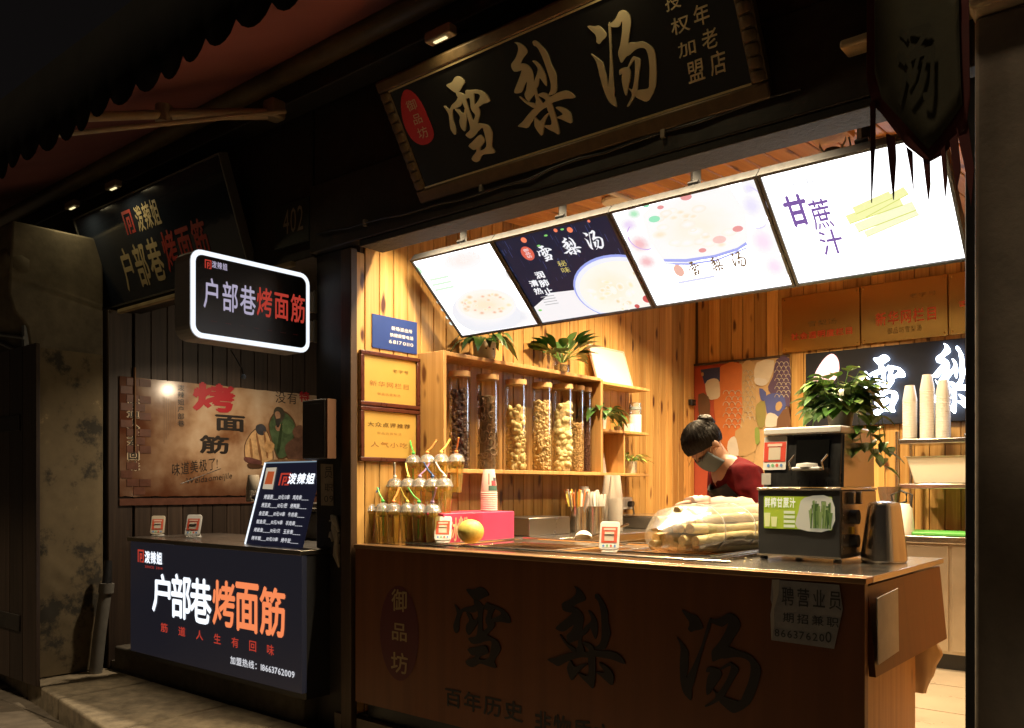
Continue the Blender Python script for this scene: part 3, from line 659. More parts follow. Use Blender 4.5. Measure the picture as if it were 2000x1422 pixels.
# 2: dark menu
r, s = menu('dark navy menu light box with white calligraphy and a blue-rimmed soup bowl', XB[1], XB[2], em('screen_navy', (.008, .012, .035), 1.0))
def inside(r, pts, off, xm):
    """keep an outline inside the picture's own width and height"""
    q = [P2(r, x, y, off) for x, y in pts]; return [(max(-xm, min(xm, a)), max(.013, min(.482, b))) for a, b in q]
w2 = (XB[2]-XB[1])/2-.014
for i in range(60):
    x = random.uniform(-w2, w2-.005); z = random.uniform(.22, .47); hgt = random.uniform(.01, .05)
    B().plate([(x, z), (x+.0025, z), (x+.0025, min(.48, z+hgt)), (x, min(.48, z+hgt))], f+.0017).mk('rain_streak_print', PALE('navy%d' % (i % 3), [(.03, .05, .14), (.05, .08, .22), (.02, .03, .09)][i % 3], 1.0), s)
shape(r, 'table_print', inside(r, [(1043, 600), (1075, 572), (1160, 562), (1268, 575), (1281, 603), (1060, 634)], f+.0014, w2), f+.0014, PALE('table', (.95, .93, .95), 1.2), s, local=True)
cb_ = P2(r, 1192, 567, f); 
disc(r, s, (cb_[0]+.05, cb_[1]+.005), .232, .170, f+.0010, PALE('bowlblue', (.35, .42, .92), 1.05), 'bowl_print', w2)
disc(r, s, (cb_[0]+.05, cb_[1]+.001), .224, .162, f+.0006, PALE('bowlwhite', (.90, .92, 1), 1.25), 'bowl_rim_print', w2)
disc(r, s, (cb_[0]+.052, cb_[1]-.004), .206, .146, f+.0002, soft('soup2', (.98, .90, .70), (1, .97, .88), .1, .5), 'soup_print', w2)
for i in range(26):
    a = random.random()*6.28; d = random.random()**.5; k = random.choice([(1, .98, .9), (.97, .80, .50), (.95, .88, .58), (1, .97, .95), (.90, .72, .42), (1, .93, .80)])
    disc(r, s, (cb_[0]+.052+.17*d*cos(a), cb_[1]-.01+.11*d*sin(a)), random.uniform(.012, .03), random.uniform(.008, .02), f-.0002-.0001*i, soft('chunk%d' % int(k[2]*100), k, (1, .97, .88), .1, .5), 'soup_bit_print', w2, random.random()*3, 9)
for (x, y, q) in ((1265, 583, .022), (1245, 597, .012)):
    c = P2(r, x, y, f); disc(r, s, c, q, q*.9, f-.004, PALE('jujube', (.75, .12, .12), .8), 'jujube_print', w2)
for k, b0 in (('xue', (1050, 478, 1081, 511)), ('li', (1094, 461, 1134, 500)), ('tang', (1143, 449, 1178, 489))):
    brush(r, 'character', k, b0, f-.0005, PALE('white', (.95, .96, 1), 1.2), .0004, s, step=.0001)
ellipse(r, 'seal_print', (1018, 480, 1043, 510), f, PALE('sealred', (.90, .16, .10), .8), s)
txt(r, 'lettering', '御品坊', (1025, 485, 1036, 505), f-.0006, PALE('white'), .0, parent=s, vert=True)
txt(r, 'lettering', '秘味', (1092, 508, 1110, 534), f-.0005, PALE('yellow', (.85, .72, .2), .8), .0, parent=s, vert=True)
for ch_, b0 in (('润', (1045, 530, 1063, 544)), ('肺', (1053, 546, 1072, 560)), ('止', (1062, 562, 1080, 575)), ('清', (1034, 547, 1051, 560)), ('热', (1043, 562, 1060, 575))): txt(r, 'lettering', ch_, b0, f-.0005, PALE('white'), .03, parent=s)
for i in range(4): shape(r, 'print_line', [(1056+i*3, 580+i*5), (1082+i*3, 576+i*5), (1082+i*3, 577.5+i*5), (1056+i*3, 581.5+i*5)], f-.0005, PALE('grey', (.6, .6, .62), .8), s)
for (x, y, q) in ((1023, 469, 6), (1085, 450, 4), (1113, 449, 6), (1150, 432, 3)):
    ellipse(r, 'spark_print', (x-q, y-q, x+q, y+q), f-.0003, PALE('spark', (1, .25, .12), 1.2), s, n=10)
for (x, y) in ((1066, 460), (1098, 448), (1052, 480), (1055, 606)):
    ellipse(r, 'leaf_print', (x-4, y-2, x+4, y+2), f-.0003, PALE('leafgreen', (.3, .85, .2), .8), s, n=8)
# 3: rosy menu
r, s = menu('white and rosy menu light box with a large soup bowl and brown calligraphy', XB[2], XB[3], SW)
w3 = (XB[3]-XB[2])/2-.014
for x, y, a, c in ((1246, 478, 30, 'rose'), (1262, 512, 24, 'rose'), (1228, 440, 20, 'mauve'), (1238, 418, 16, 'leafs')):
    q = P2(r, x, y, f); disc(r, s, q, a/1667*3.4, a/1667*3.4*.8, f+.0017, soft(c, {'rose': (.93, .55, .58), 'mauve': (.86, .72, .95), 'leafs': (.45, .85, .55)}[c]), 'rose_print', w3)
for x, y, a, c in ((1478, 400, 34, 'lil'), (1502, 470, 40, 'pnk'), (1470, 365, 24, 'lil'), (1520, 520, 30, 'pnk')):
    q = P2(r, x, y, f); disc(r, s, q, a/1667*3.1, a/1667*3.1*.9, f+.0017, soft(c, {'lil': (.86, .82, 1), 'pnk': (.98, .80, .95)}[c]), 'rose_print', w3)
ellipse(r, 'dish_print', (1224, 430, 1290, 490), f+.0012, PALE('plum', (.62, .40, .85), 1.0), s, ring=.06, a0=pi*.7, a1=pi*1.55)
ellipse(r, 'dish_print', (1440, 360, 1500, 450), f+.0012, PALE('lilac', (.80, .76, 1), 1.2), s, ring=.08, a0=-pi*.7, a1=pi*.4)
shape(r, 'picture_print', [(1253, 420), (1310, 392), (1425, 365), (1462, 470), (1380, 505), (1296, 512)], f+.0010, soft('cream', (1, .93, .80), (1, .99, .98), .1, .5), s, sm=2)
shape(r, 'bowl_band_print', [(1296, 506), (1340, 506), (1395, 498), (1440, 484), (1458, 472), (1460, 478), (1440, 490), (1395, 504), (1340, 512), (1298, 511)], f+.0004, PALE('bandblue', (.40, .45, .95), 1.0), s)
shape(r, 'bowl_band_print', [(1298, 514), (1345, 514), (1400, 506), (1460, 482), (1460, 485), (1400, 510), (1345, 518), (1299, 517)], f+.0004, PALE('bandblue'), s)
for x, y, a, c in ((1441, 447, 11, 0), (1405, 468, 14, 1), (1372, 489, 8, 0), (1340, 385, 12, 0), (1262, 402, 7, 2), (1278, 428, 12, 2), (1290, 405, 7, 0)):
    ellipse(r, 'fruit_print', (x-a, y-a*.55, x+a, y+a*.55), f-.0002, PALE(['jujube3', 'jujube4', 'mint'][c], [(.85, .35, .35), (.95, .62, .58), (.35, .85, .55)][c], 1.0), s, n=14)
for i in range(26):
    x = random.uniform(1285, 1430); y = random.uniform(405, 480); a = random.uniform(8, 18)
    ellipse(r, 'pear_slice_print', (x-a, y-a*.5, x+a, y+a*.5), f+.0008-.00003*i, (soft('pear0', (1, .99, .97), (1, .95, .86)), soft('pear1', (.96, .84, .64), (1, .96, .88)), soft('pear2', (1, .98, .95), (.98, .91, .80)))[i % 3], s, n=14)
for k, b0 in (('xue', (1344, 510, 1368, 539)), ('li', (1385, 500, 1413, 531)), ('tang', (1428, 491, 1457, 523))):
    brush(r, 'character', k, b0, f-.0005, PALE('brown', (.28, .17, .07), .6), .0004, s, step=.0001)
ellipse(r, 'seal_print', (1316, 516, 1336, 541), f, PALE('sealpale', (.95, .55, .45), .9), s)
shape(r, 'print_line', [(1325, 550), (1396, 537), (1396, 542), (1325, 555)], f-.0005, PALE('bandpale', (.72, .75, .98), 1.1), s)
# 4: sugarcane menu
r, s = menu('white menu light box with purple characters and yellow sugarcane, half behind the banner', XB[3], XB[4], SW)
PUR = PALE('purple', (.25, .13, .50), .75); CANE = PALE('cane', (.95, .96, .45), 1.1); CANE2 = PALE('cane2', (.98, .99, .66), 1.3)
txt(r, 'lettering', '甘', (1534, 380, 1578, 442), f-.0005, PUR, .03, parent=s)
txt(r, 'lettering', '蔗', (1583, 388, 1624, 448), f-.0005, PUR, .012, parent=s)
txt(r, 'lettering', '汁', (1602, 448, 1646, 497), f-.0005, PUR, .015, parent=s)
txt(r, 'lettering', '现榨', (1544, 342, 1598, 374), f-.0005, PALE('ghost', (.90, .92, .97), 1.15), .01, parent=s)
for k, (a, c, w) in enumerate((((1655, 430), (1760, 392), 20), ((1672, 446), (1786, 402), 20), ((1686, 418), (1770, 372), 18), ((1690, 458), (1792, 414), 14), ((1668, 412), (1740, 380), 16))):
    pa, pc = Vector((*P2(r, *a, f), 0)), Vector((*P2(r, *c, f), 0)); d = (pc-pa).normalized(); n_ = Vector((-d.y, d.x, 0))*(w/1667*1.6)
    B().plate([(q.x, q.y) for q in (pa-n_, pc-n_, pc+n_, pa+n_)], f+.0012-.0003*k).mk('cane_print', [CANE, CANE2][k % 2], s)
    B().plate([(q.x, q.y) for q in (pa-n_, pc-n_, pc-n_*.8, pa-n_*.8)], f-.0008-.0001*k).mk('cane_edge_print', PALE('caneedge', (.80, .84, .2), .9), s)
for i, y in enumerate((445, 453, 461)): shape(r, 'print_line', [(1795+i*2, y), (1866+i*2, y-12), (1866+i*2, y-10.5), (1795+i*2, y+1.5)], f-.0005, PALE('ghost'), s)
ellipse(r, 'stamp_print', (1760, 480, 1806, 515), f, PALE('stamp', (1, .93, .90), 1.25), s, ring=.08)
# ---------------------------------------------------------------- lamps of the shop (recessed in its ceiling, lit)
def downlight(label, x, y, z, power, col=(1, .74, .42), size=.10):
    r = T('ceiling_downlight', label, 'lamp', (x, y, z), (0, 0, 0), 'warm downlights of the shops')
    B().lathe([(.045, .0), (.075, .0), (.08, .012), (.07, .03), (.045, .03)], 20).mk('trim_ring', mt('white_enamel', (.7, .68, .62), .4), r, smooth=40)
    B().lathe([(.0001, .012), (.044, .012), (.044, .02), (.0001, .02)], 16).mk('lens', em('downlight_lens', (1, .76, .42), 8), r)
    l = bpy.data.lights.new('glow', 'AREA'); l.shape = 'DISK'; l.size = size; l.energy = power; l.color = col; l.spread = R(125)
    lo = bpy.data.objects.new('glow', l); COL.objects.link(lo); lo.parent = r; lo.location = (0, 0, -.004)
downlight('warm downlight in the pine ceiling above the back wall and curtain', -2.05, 5.0, 2.90, 50)
downlight('warm downlight in the pine ceiling above the serving counter', -1.15, 3.95, 2.82, 45)
downlight('warm downlight in the pine ceiling above the jar shelf', -2.45, 4.5, 2.865, 42)
downlight('warm downlight in the pine ceiling above the metal rack', -1.15, 4.9, 2.895, 14)
downlight('warm downlight in the pine ceiling above the pink box and juice cups', -2.45, 3.8, 2.81, 40)
downlight('dim downlight in the dark ceiling of the grill stall', -4.55, 3.25, 2.68, 26, (1, .80, .55))
tl = T('tube_light', 'warm tube light fixed behind the header beam above the front of the counter', 'lamp', (-2.03, 2.815, 2.60))
B().box(-1.0, -.022, .012, 1.0, .022, .05).mk('batten', mt('white_enamel'), tl, bevel=.004)
B().tube([(-.98, 0, 0), (.98, 0, 0)], .011, 12).mk('tube', em('tube_glow', (1, .80, .50), 4), tl, smooth=40)
for x in (-.99, .99): B().box(x-.008, -.014, -.014, x+.008, .014, .0115).mk('socket', mt('white_enamel'), tl)
l = bpy.data.lights.new('glow', 'AREA'); l.shape = 'RECTANGLE'; l.size = 1.9; l.size_y = .03; l.energy = 64; l.color = (1, .78, .47); l.spread = R(130)
lo = bpy.data.objects.new('glow', l); COL.objects.link(lo); lo.parent = tl; lo.location = (0, 0, -.016)
# ---------------------------------------------------------------- serving counter
ct = T('serving_counter', 'brown laminate serving counter with steel top and black calligraphy on its front', 'counter', (-1.99, 3.05, 0))
LAM = wood('brown_laminate', (.27, .082, .015), (.22, .064, .011), None, .42, gs=.4)
fp = bx('front_panel', LAM, ct, (-3.12, 2.60, .315), (-.812, 2.63, 1.03))
bx('plinth', BLACK, ct, (-3.10, 2.66, .0), (-.90, 3.40, .313))
bx('carcass', SHELFW, ct, (-3.10, 2.632, .3135), (-.905, 3.42, .86))
bx('trim', mt('bronze_trim', (.35, .2, .1), .35, .7), ct, (-3.125, 2.592, 1.0305), (-.806, 2.66, 1.050), bevel=.003)
WX0, WX1, WY0, WY1 = -2.62, -1.44, 2.70, 3.22
for a, b in (((-3.115, 2.661, 1.0305), (WX0, 3.5, 1.050)), ((WX1, 2.661, 1.0305), (-.806, 3.5, 1.050)), ((WX0+.0005, WY1, 1.0305), (WX1-.0005, 3.5, 1.050)), ((WX0+.0005, 2.661, 1.0305), (WX1-.0005, WY0, 1.050))):
    bx('worktop', STEEL, ct, a, b, bevel=.002)
wl = B()
wl.box(WX0+.001, WY0+.001, .90, WX1-.001, WY1-.001, .905).box(WX0+.001, WY0+.001, .9052, WX0+.006, WY1-.001, 1.03).box(WX1-.006, WY0+.001, .9052, WX1-.001, WY1-.001, 1.03)
wl.box(WX0+.0062, WY1-.006, .9052, WX1-.0062, WY1-.001, 1.03).box(WX0+.0062, WY0+.001, .9052, WX1-.0062, WY0+.006, 1.03)
wl.mk('well', STEELD, ct, world=True)
rl = B()
for y in (WY0-.012, WY0+.012): rl.tube([(WX0-.25, y, 1.062), (WX1+.15, y, 1.062)], .005, 8)
rl.mk('guard_rail', STEEL, ct, world=True, smooth=40)
rl = B()
rl.tube([(WX0, WY1+.01, 1.068), (WX1, WY1+.01, 1.068)], .006, 8); rl.tube([(WX0, WY0, 1.066), (WX0, WY1, 1.066)], .006, 8); rl.tube([(-2.03, WY0, 1.064), (-2.03, WY1, 1.064)], .006, 8)
rl.mk('well_frame', STEEL, ct, world=True, smooth=40)
sp_ = B().box(WX0+.0065, WY0+.0065, .955, WX1-.0065, WY1-.0065, .975).mk('soup', mt('amber_soup', (.42, .20, .06), .12, var=.3, vs=14), ct, world=True)
bits = B()
for i in range(150):
    x = random.uniform(WX0+.03, WX1-.03); y = random.uniform(WY0+.02, WY1-.05); s_ = random.uniform(.008, .02)
    bits.ball((x, y, .977), s_, 6, 4, (1.3, 1, .5))
o = bits.mk('soup_bits', mt('soup_bit', (.62, .30, .12), .4, var=.4, vs=60), ct, world=True, smooth=60); o['kind'] = 'stuff'
bx('side_board', SHELFW, ct, (-.9, 2.64, .3), (-.875, 3.38, 1.03))
fb = B().hexa([(-.815, 2.65, .75), (-.795, 2.65, .75), (-.795, 3.50, .75), (-.815, 3.50, .75)], [(-.84, 2.65, 1.02), (-.82, 2.65, 1.02), (-.82, 3.50, 1.02), (-.84, 3.50, 1.02)]).mk('flap_board', LAM, ct, world=True)
bx('leg_panel', SHELFW, ct, (-.93, 3.05, .24), (-.906, 3.36, .82))
# lettering on its front
root = ct
def on_front(fn, *a, **k): return fn(FR, *a, **k)
FR = T('tmp', 'tmp', 'tmp', (0, 2.6, 0))
def reparent(o, par):
    o.parent = par; o.location = Vector(FR.location)-wpos(par); return o
for k, b0 in (('xue', (886, 1142, 998, 1316)), ('li', (1070, 1140, 1222, 1356)), ('tang', (1322, 1188, 1486, 1402))):
    reparent(brush(FR, 'character', k, b0, -.001, mt('counter_ink', (.018, .012, .010), .5), .002), fp)
ov = reparent(ellipse(FR, 'seal', (742, 1140, 818, 1338), -.0015, mt('counter_seal', (.11, .016, .020), .5)), fp)
for ch, b0 in (('御', (765, 1150, 794, 1196)), ('品', (766, 1216, 794, 1254)), ('坊', (764, 1272, 796, 1318))):
    reparent(txt(FR, 'lettering', ch, b0, -.003, mt('counter_gilt', (.42, .30, .14), .5), .012), fp)
reparent(txt(FR, 'lettering', '百年历史', (870, 1342, 1021, 1412), -.002, mt('counter_ink'), .02), fp)
reparent(txt(FR, 'lettering', '非物质文化遗产', (1045, 1386, 1330, 1504), -.002, mt('counter_ink'), .02), fp)
# recruiting notice taped to the counter
nt_ = T('taped_notice', 'torn white paper notice with dark print taped to the brown counter front', 'notice', (0, 2.598, 0))
c0 = P2(nt_, 1576, 1200); nt_.location.x = c0[0]; nt_.location.z = c0[1]-.17
q = [P2(nt_, x, y) for x, y in ((1509, 1132), (1640, 1142), (1647, 1190), (1630, 1267), (1508, 1250), (1514, 1200), (1506, 1170))]
B().plate(q, -.0045, -.0035).mk('sheet', mt('notice_paper', (.34, .33, .33), .7, var=.2, vs=14, bump=.3), nt_)
q = [P2(nt_, x, y) for x, y in ((1509, 1132), (1524, 1132), (1522, 1160), (1513, 1190), (1514, 1222), (1508, 1250), (1506, 1200), (1512, 1165))]
B().plate(q, -.0055, -.0048).mk('tape', mt('clear_tape', (.5, .46, .40), .3), nt_)
for s_, b0 in (('聘营业员', (1527, 1146, 1643, 1192)), ('期招兼职', (1529, 1196, 1638, 1226)), ('86637620', (1513, 1228, 1610, 1254)), ('0', (1612, 1233, 1624, 1256))):
    txt(nt_, 'lettering', s_, b0, -.006, mt('grey_print', (.07, .07, .075), .7), .005, gap=.18)
nt2 = T('blank_card', 'blank cream sheet stuck on the side flap of the serving counter', 'notice', (-.805, 2.70, .86), (0, R(-3), pi/2))
B().box(-.05, -.016, -.07, .16, -.013, .13).mk('sheet', PAPER, nt2)
bpy.data.objects.remove(FR)
# ---------------------------------------------------------------- payment stands (no code printed)
def pay_stand(label, p, rz, tone='white', sc=1.):
    r = T('payment_stand', label, 'payment stand', p, (0, 0, rz), 'payment stands on the counters')
    w, h = .038*sc, .115*sc; t = R(-24)
    f_ = lambda y, z: (y*cos(t)-z*sin(t), y*sin(t)+z*cos(t))
    c = B().plate(rrect(-w, 0, w, h, .011*sc), 0, .014*sc).mk('case', WHITE if tone == 'white' else mt('cream_plastic', (.6, .52, .4), .4), r, (0, 0, .012*sc), (t, 0, 0), bevel=.002)
    B().plate([(-w*.8, h*.24), (w*.8, h*.24), (w*.8, h*.80), (-w*.8, h*.80)], -.0012).mk('red_card', mt('pay_red', (.70, .10, .05), .5), c)
    B().plate([(-w*.48, h*.30), (w*.48, h*.30), (w*.48, h*.62), (-w*.48, h*.62)], -.0020).mk('code_field', mt('pay_field', (.60, .52, .42), .6), c)
    B().plate([(-w*.6, h*.68), (w*.6, h*.68), (w*.6, h*.75), (-w*.6, h*.75)], -.0020).mk('heading_bar', mt('pay_head', (.85, .55, .45), .6), c)
    for i, cc in enumerate(((.1, .3, .7), (.2, .5, .25), (.7, .15, .1), (.15, .3, .65))):
        ellipse(r, 'badge', (-w*.66+i*w*.38, h*.17, -w*.66+i*w*.38+w*.24, h*.08), -.0020, mt('badge%d' % (i % 4), cc, .5), c, n=8, local=True)
    B().add([(-w*.5, .02*sc, .07*sc), (w*.5, .02*sc, .07*sc), (w*.5, .075*sc, .004*sc), (-w*.5, .075*sc, .004*sc), (-w*.5, .026*sc, .07*sc), (w*.5, .026*sc, .07*sc), (w*.5, .083*sc, .004*sc), (-w*.5, .083*sc, .004*sc)],
            [(0, 1, 2, 3), (7, 6, 5, 4), (0, 4, 5, 1), (1, 5, 6, 2), (2, 6, 7, 3), (3, 7, 4, 0)]).mk('rear_leg', WHITE, r)
    B().plate(rrect(-w*.75, -.02*sc, w*.75, .09*sc, .02*sc), 0, .004).mk('base', WHITE, r, (0, 0, .0), (R(-90), 0, 0)).location = (0, 0, .0045)
    return r
pay_stand('white payment stand with red card near the ladle at the soup well', (-1.80, 2.735, 1.0675), R(25), sc=1.0)
pay_stand('white payment stand with red card beside the yellow pomelo', (-2.685, 2.735, 1.0675), R(38), sc=1.0)
# pomelo
pm = B()
for_ = []
pm.ball((0, 0, 0), .058, 24, 16, (1, 1, .92))
pm.v = [tuple(Vector(p)*(1+.012*noise.noise(Vector(p)*40)+.02*noise.noise(Vector(p)*18))) for p in pm.v]
pv = pm.mk('pomelo', mt('pomelo_skin', (.62, .52, .12), .45, var=.15, vs=60, bump=.2), None, (-2.535, 2.76, 1.122), smooth=80); tag(pv, 'round yellow pomelo resting on the counter edge before the pink box', 'fruit')
# ladle
ld = T('soup_ladle', 'white ladle with a long steel handle lying across the soup well', 'ladle', PZ(1140, 1072, 1.0))
pr = [(.0001, -.03), (.025, -.026), (.042, -.01), (.046, .006), (.043, .006), (.038, -.008), (.02, -.022), (.0001, -.025)]
B().lathe(pr, 20).mk('bowl', WHITE, ld, (0, 0, .06), (R(150), 0, R(30)), smooth=50)
e_ = PZ(1205, 1035, 1.10)-ld.location
B().tube([(.03, .01, .06), e_*.5+Vector((0, 0, .03)), e_+Vector((.04, .05, .03))], .006, 8).mk('handle', STEEL, ld, smooth=40)
# ---------------------------------------------------------------- iced juice cups on a clear stepped rack
rk = T('cup_rack', 'clear acrylic stepped rack carrying the rows of iced juice cups', 'rack', (-2.93, 2.9, 1.05))
ACR = clear('clear_acrylic', (1, .98, .95), .08)
B().box(-.19, -.14, .0, .25, .0, .118).box(-.19, .001, .0, .25, .10, .236).mk('step', ACR, rk)
CUPM = clear('clear_cup', (1, .99, .96), .09, .0); LIDM = clear('clear_lid', (1, .98, .95), .2, .20)
def glowy(name, col, gl=.06, tp=.15, tc=None):
    m = bpy.data.materials.new(name); m.use_nodes = True; nt = m.node_tree; nt.nodes.remove(nt.nodes['Principled BSDF']); out = nt.nodes['Material Output']
    d = nn(nt, 'BsdfDiffuse'); d.inputs[0].default_value = (*col, 1); t = nn(nt, 'BsdfTranslucent'); t.inputs[0].default_value = (*col, 1); t2 = nn(nt, 'BsdfTransparent'); t2.inputs[0].default_value = (*(tc or col), 1)
    a = nn(nt, 'MixShader'); a.inputs[0].default_value = .6; b2 = nn(nt, 'MixShader'); b2.inputs[0].default_value = tp; c = nn(nt, 'MixShader'); c.inputs[0].default_value = gl; g_ = nn(nt, 'BsdfGlossy'); g_.inputs['Roughness'].default_value = .1
    L = nt.links.new; L(d.outputs[0], a.inputs[1]); L(t.outputs[0], a.inputs[2]); L(a.outputs[0], b2.inputs[1]); L(t2.outputs[0], b2.inputs[2]); L(b2.outputs[0], c.inputs[1]); L(g_.outputs[0], c.inputs[2]); L(c.outputs[0], out.inputs[0])
    MATS[name] = m; return m
def sss(name, col, rad, scale):
    m = mt(name, col, .12); p = m.node_tree.nodes['Principled BSDF']; p.inputs['Subsurface Weight'].default_value = 1; p.inputs['Subsurface Radius'].default_value = rad; p.inputs['Subsurface Scale'].default_value = scale
    return m
JUICE = glowy('pear_juice', (1, .86, .24), .03, .72, (1, .985, .76))
JUB = mt('jujube_skin', (.20, .03, .015), .35)
ICE = glowy('ice_chunk', (1, .86, .45), .08, .5, (1, .97, .80))
cupme = B().lathe([(.0001, 0), (.024, 0), (.024, .002), (.034, .15), (.0335, .15), (.0232, .003), (.0001, .003)], 18).mesh('cup', 40)
lidme = B().lathe([(.037, .148), (.0385, .151), (.036, .155), (.0345, .158), (.031, .172), (.022, .184), (.011, .188), (.008, .190), (.008, .186), (.021, .181), (.030, .169), (.0335, .156)], 18).mesh('dome_lid', 40)
jme = B().lathe([(.0001, .004), (.0228, .004), (.0315, .135), (.0001, .135)], 16).mesh('juice', 40)
ib = B()
for i in range(7): ib.box(*[c-.009 for c in ((random.uniform(-.016, .016)), random.uniform(-.016, .016), random.uniform(.10, .125))], *[0, 0, 0])
ib = B()
for i in range(7):
    c = (random.uniform(-.017, .017), random.uniform(-.017, .017), random.uniform(.134, .150)); ib.box(c[0]-.009, c[1]-.009, c[2]-.009, c[0]+.009, c[1]+.009, c[2]+.009)
icme = ib.mesh('ice')
SC = {'green': (.10, .55, .10), 'yellow': (.85, .70, .15), 'orange': (.85, .30, .08), 'white': (.8, .78, .75), 'pink': (.75, .35, .45), 'blue': (.08, .20, .55), 'purple': (.45, .30, .60), 'clear': (.75, .65, .45)}
strme = {}
def straw_mesh(a, up):
    return B().tube([(.005, 0, .03), (.002, 0, .190), (0, 0, .205), (up*.022*cos(a), up*.022*sin(a), .225), (up*.045*cos(a), up*.045*sin(a), .262)], .0036, 7).mesh('straw', 40)
rows = [('bottom', 6, (722, 843), 995, 2.735, 1.052, ['blue', 'green', 'orange', 'yellow', 'green', 'purple']),
        ('middle', 6, (748, 870), 945, 2.83, 1.170, ['orange', 'white', 'yellow', 'purple', 'blue', 'white']),
        ('top', 5, (780, 890), 897, 2.95, 1.288, ['clear', 'green', 'orange', 'yellow', 'orange'])]
for tier, n_, (xa, xb), yy, Y, zb, cols in rows:
    for i in range(n_):
        p = PY(xa+(xb-xa)*i/(n_-1), yy, Y)
        nb_ = [cols[k] for k in (i-1, i+1) if 0 <= k < n_]
        r = T('juice_cup', ('%s-strawed juice cup in the %s rack row between %s and %s straws' % (cols[i], tier, *nb_)) if len(nb_) == 2 else ('%s-strawed juice cup ending the %s rack row beside a %s straw' % (cols[i], tier, nb_[0])), 'drink', (p.x, Y+random.uniform(-.006, .006), zb), (0, 0, random.random()*6), 'iced juice cups on the rack')
        r.scale = (1.12, 1.12, 1)
        ob('cup', cupme, CUPM, r); ob('dome_lid', lidme, LIDM, r); ob('juice', jme, JUICE, r); ob('ice', icme, ICE, r)
        ob('straw', straw_mesh(random.random()*6.28, 1), mt('straw_'+cols[i], SC[cols[i]], .4), r)
        kn = B().ball((0, 0, .197), .0085, 10, 6).mk('straw_stopper', mt('straw_'+cols[i]), r, smooth=60)
        if i % 2 == 0 or random.random() < .4:
            B().ball((.012, .008, .128), .012, 9, 6, (1, 1, .7)).mk('jujube', JUB, r, smooth=60)
# pink box with its acrylic stand and paper cups
pk = T('pink_box', 'bright pink counter display box with cream characters', 'box', (-2.84, 3.02, 1.0515))
PINK = mt('pink_card', (.72, .06, .16), .35, var=.06)
B().box(-.12, -.25, 0, .13, .25, .145).mk('case', PINK, pk, bevel=.003)
pf = T('tmp', 't', 't', (-2.71, 3.02, 1.0515), (0, 0, pi/2))
for ch, b0 in (('冰', (880, 1012, 897, 1056)), ('粉', (896, 1010, 916, 1058))):
    o = txt(pf, 'lettering', ch, b0, -.0015, mt('cream_print', (.80, .68, .42), .5), .015); o.parent = pk; o.location = pf.location-pk.location; o.rotation_euler = (0, 0, pi/2)
bpy.data.objects.remove(pf)
sd = T('acrylic_display', 'small clear acrylic holder with pink sachets on the pink box', 'holder', (-2.80, 2.86, 1.198))
B().box(-.05, -.045, 0, -.047, .045, .10).box(.047, -.045, 0, .05, .045, .07).box(-.0468, -.045, 0, .0468, -.042, .06).box(-.0468, .042, 0, .0468, .045, .08).mk('holder', ACR, sd)
for i in range(4): B().box(-.03, -.03, .002, .02, -.026, .05+.004*i).mk('sachet', mt('sachet%d' % (i % 2), [(.7, .35, .4), (.55, .1, .1)][i % 2], .5), sd, (random.uniform(-.01, .02), i*.014, 0), (R(-8), 0, 0))
pc = T('paper_cup_stack', 'upside-down stack of printed paper cups standing on the pink box', 'cups', (-2.79, 3.17, 1.1985))
rimm = B().lathe([(.040, 0), (.0425, .003), (.0425, .008), (.040, .010), (.037, .006)], 20).mesh('rim', 40)
for i in range(9): ob('cup_rim', rimm, mt('cup_white', (.82, .80, .76), .5), pc, (0, 0, i*.0105))
B().lathe([(.040, .0945), (.0415, .098), (.029, .20), (.0285, .206), (.0001, .206)], 20).mk('top_cup', mt('cup_white'), pc, smooth=40)
for k, (a0, a1, z0_, z1_, cc) in enumerate(((-.9, .5, .10, .125, (.05, .12, .10)), (-.5, .3, .125, .15, (.35, .06, .08)), (-.2, .4, .148, .165, (.08, .07, .10)), (-.95, -.75, .13, .185, (.55, .22, .2)))):
    rr = lambda z: .0417-(z-.098)/(.102)*.0125+.0006
    B().grid(lambda u, v: (rr(z0_+(z1_-z0_)*v)*cos(a0+(a1-a0)*u), rr(z0_+(z1_-z0_)*v)*sin(a0+(a1-a0)*u), z0_+(z1_-z0_)*v), 6, 3).mk('cup_print', mt('cup_print%d' % k, cc, .6), pc)
# ---------------------------------------------------------------- steel side counter along the pine wall
sc_ = T('side_counter', 'steel-topped side counter running along the pine wall behind the pink box', 'counter', (-2.9, 4.3, .24))
bx('cabinet', STEELD, sc_, (-3.13, 3.52, .245), (-2.66, 5.2, 1.005))
bx('worktop', STEEL, sc_, (-3.14, 3.515, 1.006), (-2.64, 5.22, 1.05), bevel=.003)
bx('splashback', STEEL, sc_, (-3.145, 3.55, 1.0505), (-3.13, 5.2, 1.115), bevel=.002)
bx('box_tray', STEELD, sc_, (-3.12, 3.58, 1.0505), (-2.86, 3.95, 1.15), bevel=.006)
